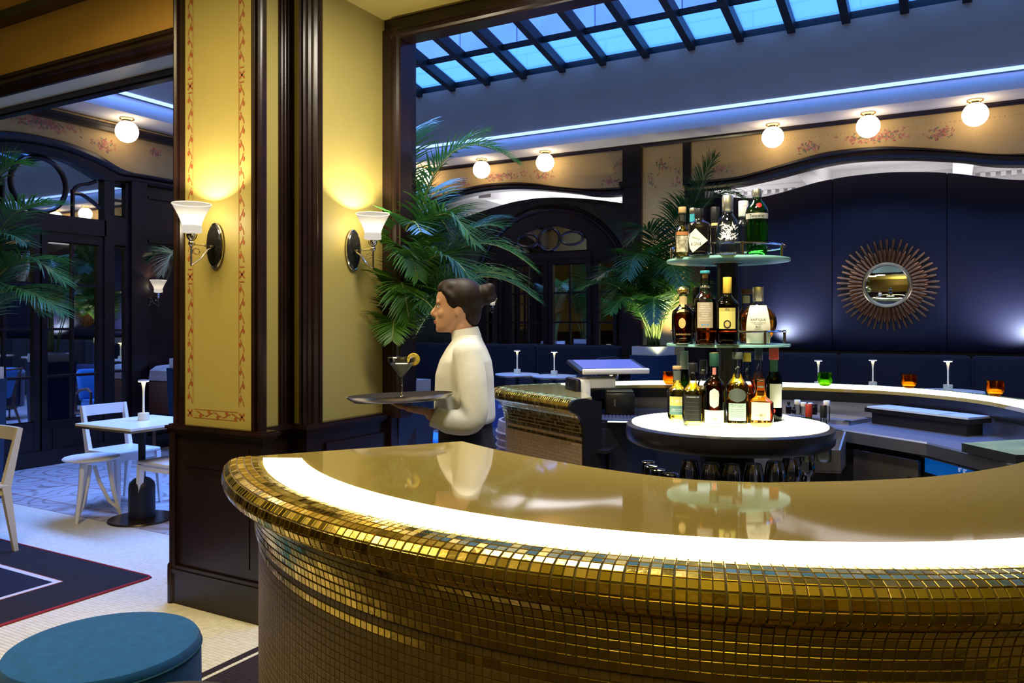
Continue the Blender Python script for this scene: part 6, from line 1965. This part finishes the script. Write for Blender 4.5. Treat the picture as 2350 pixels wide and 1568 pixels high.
# wooden console with pale rolled top beside the small sconce
cs = thing('console', 'small wooden console with pale rolled top peeping past the pillar', 'cabinet', (-7.92, 6.12, 0))
MB().rbox(-.22, .22, -.25, .40, .45, .82, .02, 2).build('body', mat('oak_brown', (.14, .06, .035), .5), cs)
rows = [[(-.22, -.25 + .65 * q / 1, .82 + z), ] for q in range(0)]
MB().prism([(-.25, .825), (.40, .825), (.40, .90), (.30, .985), (.05, 1.0), (-.15, .99), (-.235, .94)], lambda y, z: (-.21, y, z), lambda y, z: (.21, y, z)).build('roll_top', mat('pale_roll', (.46, .38, .34), .5, var=.15, vscale=10), cs)
for q in range(4):
    MB().tube([(.212, -.22, .85 + .03 * q), (.212, .36, .85 + .03 * q)], .005, 5).build('slat', mat('roll_slat_' + str(q), (.55, .48, .42), .5), cs)
for x_ in (-.18, .18):
    for y_ in (-.2, .35): MB().lathe([(.018, 0), (.022, .45)], 8, (x_, y_, 0)).build('leg', FW, cs)

# ================================================================ rug and poufs
rg = thing('rug', 'dark rug with white inner line and red piped edge', 'rug', (-4.08, 2.97, 0))
MB().rbox(-4.1, 0, -2.85, 0, .0005, .010, .004, 1).build('field', mat('charcoal_pile', (.012, .008, .011), .95, var=.3, vscale=60, bump=.4, bscale=200), rg)
MB().box(-4.0, -.385, -2.465, -.345, .0095, .0108).build('inner_field', mat('navy_pile', (.006, .008, .024), .95, var=.3, vscale=60, bump=.4, bscale=200), rg, smooth=False)
WL = mat('white_pile', (.62, .58, .58), .9)
MB().box(-4.0, -.37, -.345, -.312, .0095, .0112).build('white_line', WL, rg, smooth=False)
MB().box(-.403, -.37, -2.5, -.345, .0095, .0112).build('white_line', WL, rg, smooth=False)
OR_ = mat('orange_thread', (.45, .12, .03), .9)
MB().box(-4.0, -.365, -.312, -.306, .0095, .0111).build('thread_line', OR_, rg, smooth=False); MB().box(-.370, -.364, -2.5, -.306, .0095, .0111).build('thread_line', OR_, rg, smooth=False)
MB().tube([(-4.1, 0, .007), (-.03, 0, .007), (-.008, -.008, .007), (0, -.03, .007), (0, -2.85, .007)], .007, 6).build('piping', mat('red_piping', (.30, .012, .020), .7), rg)

def pouf(label, x, y, r, h, m, seam):
    t = thing('pouf', label, 'pouf', (x, y, 0), 0, 'round upholstered poufs')
    MB().lathe([(0, .02), (r * .97, .02), (r, .05), (r * 1.005, h * .5), (r, h - .035)], 56).build('side', m, t)
    MB().lathe([(r, h - .034), (r * .998, h - .020), (r * .97, h - .006), (r * .88, h), (0, h + .004)], 56).build('top', m, t)
    MB().tube([(r * 1.004 * math.cos(2 * math.pi * q / 64), r * 1.004 * math.sin(2 * math.pi * q / 64), h - .036) for q in range(64)], .0035, 6, closed=True).build('seam', seam, t)
    return t
pouf('round teal blue felt pouf on the tiled floor at lower left', -2.49, 1.63, .305, .42, mat('teal_felt', (.002, .085, .30), .9, sheen=.08, var=.12, vscale=30, bump=.25, bscale=380), mat('teal_seam', (.004, .07, .13), .8))
pouf('round charcoal felt pouf at the bottom edge beside the bar', -1.90, 1.39, .28, .40, mat('charcoal_felt', (.020, .022, .034), .9, sheen=.2, var=.12, vscale=30, bump=.25, bscale=380), mat('charcoal_seam', (.012, .012, .02), .8))
# ================================================================ the waitress
def loft(secs, n=20):
    """closed body through sections (centre, axis u, axis v) given as (c, ru vector, rv vector)"""
    mb = MB(); vs = []; fs = []
    for c, u, v in secs:
        for j in range(n):
            a = 2 * math.pi * j / n
            vs.append(Vector(c) + Vector(u) * math.cos(a) + Vector(v) * math.sin(a))
    for i in range(len(secs) - 1):
        for j in range(n):
            k = (j + 1) % n
            fs.append((i * n + j, i * n + k, (i + 1) * n + k, (i + 1) * n + j))
    fs.append(tuple(range(n - 1, -1, -1))); fs.append(tuple((len(secs) - 1) * n + j for j in range(n)))
    return vs, fs

def limb(mb, pts, radii, n=14, ends=True):
    P = spline(pts, 6)
    rr = spline([(r_, 0, 0) for r_ in radii], 6)
    mb.tube(P, [max(.002, q.x) for q in rr], n)
    if ends:
        mb.ball(P[0], radii[0], 12, 8); mb.ball(P[-1], radii[-1], 12, 8)

def remeshed(mb, name, m, parent, vox, smooth=4):
    o = mb.build(name, m, parent)
    md = o.modifiers.new('r', 'REMESH'); md.mode = 'VOXEL'; md.voxel_size = vox; md.use_smooth_shade = True
    sm_ = o.modifiers.new('s', 'SMOOTH'); sm_.factor = .5; sm_.iterations = smooth
    bpy.context.view_layer.update()
    me = bpy.data.meshes.new_from_object(o.evaluated_get(bpy.context.evaluated_depsgraph_get()))
    o.modifiers.clear()
    old = o.data; o.data = me; me.name = name; bpy.data.meshes.remove(old)
    me.materials.clear(); me.materials.append(m)
    me.polygons.foreach_set('use_smooth', [True] * len(me.polygons))
    return o

SKIN = mat('skin', (.56, .31, .20), .45, spec=.4, var=.05, vscale=20)
SHIRT = mat('white_blouse', (.74, .74, .72), .7, sheen=.2, bump=1.0, bscale=9)
TROUS = mat('black_trousers', (.012, .012, .016), .8)
HAIR = mat('dark_brown_hair', (.014, .006, .005), .55, spec=.3, var=.4, vscale=50)
wa_ = thing('person', 'waitress in white blouse and black trousers carrying a round tray', 'person', (-1.79, 2.78, 0), math.atan2(-_s, -_c))

HC, HZ = .020, 1.458                        # head origin: x of the head's axis, height of the chin
HEADS = [(0, .078, .030, .022), (.008, .090, .010, .036), (.022, .0965, -.012, .047), (.036, .096, -.028, .053), (.050, .0965, -.045, .058), (.066, .094, -.062, .063), (.085, .092, -.076, .067), (.105, .089, -.085, .070), (.120, .091, -.090, .0715), (.136, .096, -.093, .072), (.155, .094, -.094, .072), (.175, .086, -.090, .069), (.192, .070, -.078, .060), (.206, .044, -.054, .044), (.214, .010, -.022, .022)]
body = MB()
vs, fs = [], []
N = 28
for z, xf_, xb_, w in HEADS:
    for j in range(N):
        a = 2 * math.pi * j / N
        ca, sa = math.cos(a), math.sin(a)
        cx_ = (xf_ + xb_) / 2; rx = (xf_ - xb_) / 2
        ex = 2.3
        k = 1 / ((abs(ca) ** ex + abs(sa) ** ex) ** (1 / ex))
        x, y = cx_ + rx * k * ca, w * k * sa
        vs.append((HC + x, y, HZ + z))
for i in range(len(HEADS) - 1):
    for j in range(N):
        q = (j + 1) % N
        fs.append((i * N + j, i * N + q, (i + 1) * N + q, (i + 1) * N + j))
fs.append(tuple(range(N - 1, -1, -1))); fs.append(tuple((len(HEADS) - 1) * N + j for j in range(N)))
body.add(vs, fs)
# nose, brow, cheek, lips and ear
limb(body, [(HC + .088, 0, HZ + .122), (HC + .098, 0, HZ + .100), (HC + .110, 0, HZ + .080), (HC + .104, 0, HZ + .070)], [.008, .0095, .012, .008], 10)
for sy in (-1, 1):
    body.ball((HC + .095, sy * .011, HZ + .072), .0085, 10, 8)
    body.ball((HC + .066, sy * .038, HZ + .078), .026, 12, 8, (.9, .8, .8))
    body.ball((HC + .080, sy * .030, HZ + .126), .016, 10, 8, (1, 1.4, .55))
    body.ball((HC - .004, sy * .071, HZ + .092), .020, 12, 8, (.75, .35, 1.5))
body.ball((HC + .094, 0, HZ + .049), .011, 12, 8, (.8, 1.9, .55)); body.ball((HC + .092, 0, HZ + .038), .011, 12, 8, (.8, 1.7, .6)); body.ball((HC + .084, 0, HZ + .012), .017, 10, 8, (.9, 1.1, .8))
limb(body, [(HC - .035, 0, HZ - .10), (HC - .022, 0, HZ - .03), (HC - .012, 0, HZ + .05)], [.056, .050, .054], 16)
# trunk
TR = [(.93, .095, -.115, .165), (1.00, .095, -.105, .155), (1.10, .085, -.085, .125), (1.20, .095, -.090, .135), (1.28, .105, -.100, .150), (1.35, .085, -.100, .165), (1.40, .055, -.085, .140), (1.435, .030, -.065, .075)]
v_, f_ = loft([((( a + b) / 2, 0, z), ((a - b) / 2, 0, 0), (0, w, 0)) for z, a, b, w in TR], 24); body.add(v_, f_)
ARML = [(-.025, .165, 1.375), (-.045, .200, 1.25), (-.050, .222, 1.120), (.035, .225, 1.108), (.115, .234, 1.140)]
ARMR = [(-.025, -.165, 1.375), (-.050, -.200, 1.25), (-.070, -.215, 1.11), (-.02, -.215, .98), (.045, -.205, .865)]
limb(body, ARML, [.048, .043, .036, .034, .024]); limb(body, ARMR, [.048, .043, .036, .034, .024])
for sy, foot, kn in ((1, (-.24, .09), (-.03, .09)), (-1, (.26, -.09), (.12, -.09))):
    limb(body, [(0, sy * .085, .93), (kn[0], kn[1], .50), (foot[0], foot[1], .09)], [.085, .056, .036])
    limb(body, [(foot[0] - .04, foot[1], .045), (foot[0] + .06, foot[1], .035), (foot[0] + .15, foot[1], .022)], [.034, .034, .022])
def hand(mb, wrist, fwd, up, side, curl):
    """palm, four unequal fingers and a thumb from the side of the palm"""
    f, u, s = Vector(fwd).normalized(), Vector(up).normalized(), Vector(side).normalized()
    W_ = Vector(wrist)
    mb.rbox(-.02, .088, -.038, .038, -.013, .013, .012, 3)
    k = 4 * 4 * 0
    nv = len(mb.v)
    cnt = None
    return f, u, s, W_
# left hand lies palm up under the tray
def hand_at(mb, Wp, f, s, u, curl, thumb):
    P0 = MB().rbox(-.015, .085, -.038, .038, -.013, .012, .012, 3)
    Mx = Matrix((f, s, u)).transposed().to_4x4(); Mx.translation = Wp
    P0.xf(Mx)
    mb.add(P0.v, P0.f)
    for q, (off, L) in enumerate(((-.030, .066), (-.010, .078), (.010, .074), (.029, .058))):
        c0 = Wp + f * .078 + s * off
        c1 = c0 + f * L * .45 + u * curl * L * .18
        c2 = c1 + f * L * .32 + u * curl * L * .30
        c3 = c2 + f * L * .20 + u * curl * L * .30
        limb(mb, [c0, c1, c2, c3], [.0095, .0090, .0080, .0065], 8)
    t0 = Wp + f * .018 + s * thumb * .030
    limb(mb, [t0, t0 + f * .030 + s * thumb * .026 + u * .004, t0 + f * .058 + s * thumb * .032 + u * .008], [.012, .0105, .0080], 8)
fl_, sl_, ul_ = Vector((.97, .10, .22)).normalized(), None, None
ul_ = Vector((-.22, 0, .97)); sl_ = ul_.cross(fl_).normalized(); ul_ = fl_.cross(sl_)
hand_at(body, Vector((.128, .236, 1.150)), fl_, sl_, ul_, .12, 1)
fr2 = Vector((.25, .05, -.96)).normalized(); sr2 = Vector((.95, .1, .25)).normalized(); ur2 = fr2.cross(sr2).normalized(); sr2 = ur2.cross(fr2)
hand_at(body, Vector((.050, -.204, .855)), fr2, sr2, ur2, .5, 1)
remeshed(body, 'body', SKIN, wa_, .0052, 3)
# eyes, brows, lips
for sy in (-1, 1):
    MB().ball((HC + .0815, sy * .030, HZ + .108), .0105, 12, 8).build('eye', mat('eye_white_' + str(sy), (.75, .72, .68), .2), wa_)
    MB().ball((HC + .0905, sy * .0315, HZ + .108), .0045, 8, 6).build('iris', mat('iris_' + str(sy), (.05, .025, .012), .15), wa_)
    MB().tube([(HC + .0955, sy * .014, HZ + .124), (HC + .096, sy * .028, HZ + .130), (HC + .082, sy * .046, HZ + .127)], [.002, .003, .0015], 6).build('eyebrow', HAIR, wa_)
    MB().tube([(HC + .0935, sy * .018, HZ + .1135), (HC + .0925, sy * .030, HZ + .1165), (HC + .082, sy * .043, HZ + .111)], [.0012, .002, .0012], 5).build('eyelash', HAIR, wa_)
LIP = mat('lip_rose', (.48, .16, .13), .4)
MB().tube([(HC + .087, -.024, HZ + .046), (HC + .1035, -.008, HZ + .0475), (HC + .1045, 0, HZ + .0465), (HC + .1035, .008, HZ + .0475), (HC + .087, .024, HZ + .046)], [.001, .0035, .0035, .0035, .001], 8).build('lips', LIP, wa_)
MB().tube([(HC + .086, -.022, HZ + .043), (HC + .1015, -.008, HZ + .0400), (HC + .1025, 0, HZ + .0395), (HC + .1015, .008, HZ + .0400), (HC + .086, .022, HZ + .043)], [.001, .0036, .004, .0036, .001], 8).build('lips', LIP, wa_)
# hair drawn back into a bun
hr = MB()
hr.ball((HC - .012, 0, HZ + .140), .1, 28, 18, (.97, .835, .90))
hr.ball((HC - .052, 0, HZ + .085), .06, 16, 10, (.72, 1.10, 1.1))
hr.ball((HC + .030, 0, HZ + .182), .06, 20, 12, (1.04, 1.12, .74))
hr.ball((HC - .110, 0, HZ + .160), .045, 18, 12, (.95, 1.0, 1.0)); hr.ball((HC - .130, .012, HZ + .185), .024, 12, 8); hr.ball((HC - .135, -.010, HZ + .150), .026, 12, 8)
for sy in (-1, 1):
    limb(hr, [(HC + .052, sy * .052, HZ + .172), (HC + .026, sy * .070, HZ + .145), (HC + .008, sy * .073, HZ + .120)], [.018, .016, .010], 10)
remeshed(hr, 'hair', HAIR, wa_, .005, 9)
# blouse
sh2 = MB()
SHT = [(1.080, .118, -.128, .168), (1.10, .124, -.134, .172), (1.16, .126, -.132, .165), (1.22, .122, -.128, .160), (1.28, .120, -.126, .165), (1.34, .102, -.118, .172), (1.39, .074, -.098, .155), (1.425, .048, -.080, .105), (1.448, .030, -.072, .066)]
v_, f_ = loft([(((a + b) / 2, 0, z), ((a - b) / 2, 0, 0), (0, w, 0)) for z, a, b, w in SHT], 28); sh2.add(v_, f_)
limb(sh2, ARML[:4] + [(.080, .230, 1.122)], [.062, .060, .053, .050, .040]); limb(sh2, ARMR[:4] + [(.020, -.210, .905)], [.062, .058, .051, .046, .036])
remeshed(sh2, 'blouse', SHIRT, wa_, .0075, 4)
MB().lathe([(.060, -.012), (.064, -.008), (.060, .018), (.057, .034), (.054, .034), (.055, .0)], 28).xf(Matrix.Translation((HC - .030, 0, 1.440)) @ Matrix.Rotation(R(10), 4, 'Y')).build('collar', SHIRT, wa_)
MB().lathe([(.030, 0), (.0415, .004), (.0415, .050), (.030, .054)], 18).xf(Matrix.Translation((.060, .227, 1.114)) @ Vector((.080, .008, .030)).to_track_quat('Z', 'Y').to_matrix().to_4x4()).build('cuff', SHIRT, wa_)
# trousers and shoes
tr = MB()
TRS = [(1.095, .108, -.118, .150), (1.04, .108, -.122, .158), (.98, .108, -.135, .172), (.92, .104, -.140, .178), (.86, .098, -.128, .172)]
v_, f_ = loft([(((a + b) / 2, 0, z), ((a - b) / 2, 0, 0), (0, w, 0)) for z, a, b, w in TRS], 24); tr.add(v_, f_)
for sy, foot, kn in ((1, (-.24, .09), (-.03, .09)), (-1, (.26, -.09), (.12, -.09))):
    limb(tr, [(-.005, sy * .088, .90), (kn[0], kn[1], .50), (foot[0], foot[1], .10)], [.102, .078, .062])
remeshed(tr, 'trousers', TROUS, wa_, .009, 3)
for sy, foot in ((1, (-.24, .09)), (-1, (.26, -.09))):
    s3 = MB(); s3.ball((foot[0] + .0, foot[1], .045), .05, 14, 8, (.95, .85, .9)); s3.ball((foot[0] + .10, foot[1], .035), .05, 14, 8, (1.6, .9, .7)); s3.v = [(x, y, max(z, .0)) for x, y, z in s3.v]
    s3.build('shoe', BLACK, wa_)

# tray, cocktail and lemon slice
Mw = wa_.matrix_basis
tp = Mw @ Vector((.228, .270, 1.2085))
ty = thing('tray', 'round dark serving tray with silver rim carried by the waitress', 'tray', tp, wa_.rotation_euler.z)
ty.scale = (.93, .93, 1)
TM = Matrix.Rotation(R(2.2), 4, 'Y') @ Matrix.Rotation(R(2.0), 4, 'X')
MB().lathe([(0, -.012), (.19, -.012), (.218, .004), (.222, .012), (.217, .012), (.19, -.004), (.19, -.006)], 56).xf(TM).build('shell', mat('tray_silver', (.66, .63, .58), .25, metal=.9), ty)
MB().lathe([(0, -.0055), (.19, -.0055), (.2165, .0115), (.2165, .0130), (.19, -.0030), (0, -.0030)], 56).xf(TM).build('mat', mat('tray_rubber', (.020, .017, .020), .85, spec=.2), ty)
gp_ = Mw @ Vector((.225, .262, 1.2058))
mg = thing('cocktail_glass', 'wide cocktail glass with pale blue drink on the tray', 'glass', gp_)
MB().lathe([(0, 0), (.036, 0), (.036, .002), (.008, .006), (.0035, .012), (.0035, .075), (.006, .080)], 24).build('stem', WINEG, mg)
MB().lathe([(0, .079), (.004, .080), (.052, .142), (.054, .158), (.0525, .158), (.0505, .143), (0, .083)], 32).build('bowl', CLEARG, mg)
MB().lathe([(0, .084), (.0025, .085), (.044, .134), (0, .134)], 30).build('drink', mat('pale_blue_drink', (.80, .88, .92), .35), mg)
MB().tube([(.053 * math.cos(2 * math.pi * q / 32), .053 * math.sin(2 * math.pi * q / 32), .158) for q in range(32)], .001, 5, closed=True).build('rim', CHROME, mg)
ls = thing('lemon_slice', 'lemon slice on the rim of the cocktail glass', 'lemon', gp_ + Vector((.046 * _c, .046 * _s, .150)), YAW)
MB().lathe([(0, -.003), (.021, -.003), (.021, .003), (0, .003)], 24).xf(Matrix.Rotation(R(90), 4, 'X')).build('flesh', mat('lemon_flesh', (.80, .62, .12), .4), ls)
MB().tube([(.0215 * math.cos(2 * math.pi * q / 26), 0, .0215 * math.sin(2 * math.pi * q / 26)) for q in range(26)], .0038, 6, closed=True).build('peel', mat('lemon_peel', (.75, .50, .03), .4), ls)
for q in range(4): MB().beam((.019 * math.cos(q * math.pi / 4), -.0033, .019 * math.sin(q * math.pi / 4)), (-.019 * math.cos(q * math.pi / 4), -.0033, -.019 * math.sin(q * math.pi / 4)), .0008, .001, (0, 1, 0)).build('pith_line', mat('lemon_pith_%d' % q, (.85, .80, .55), .5), ls, smooth=False)
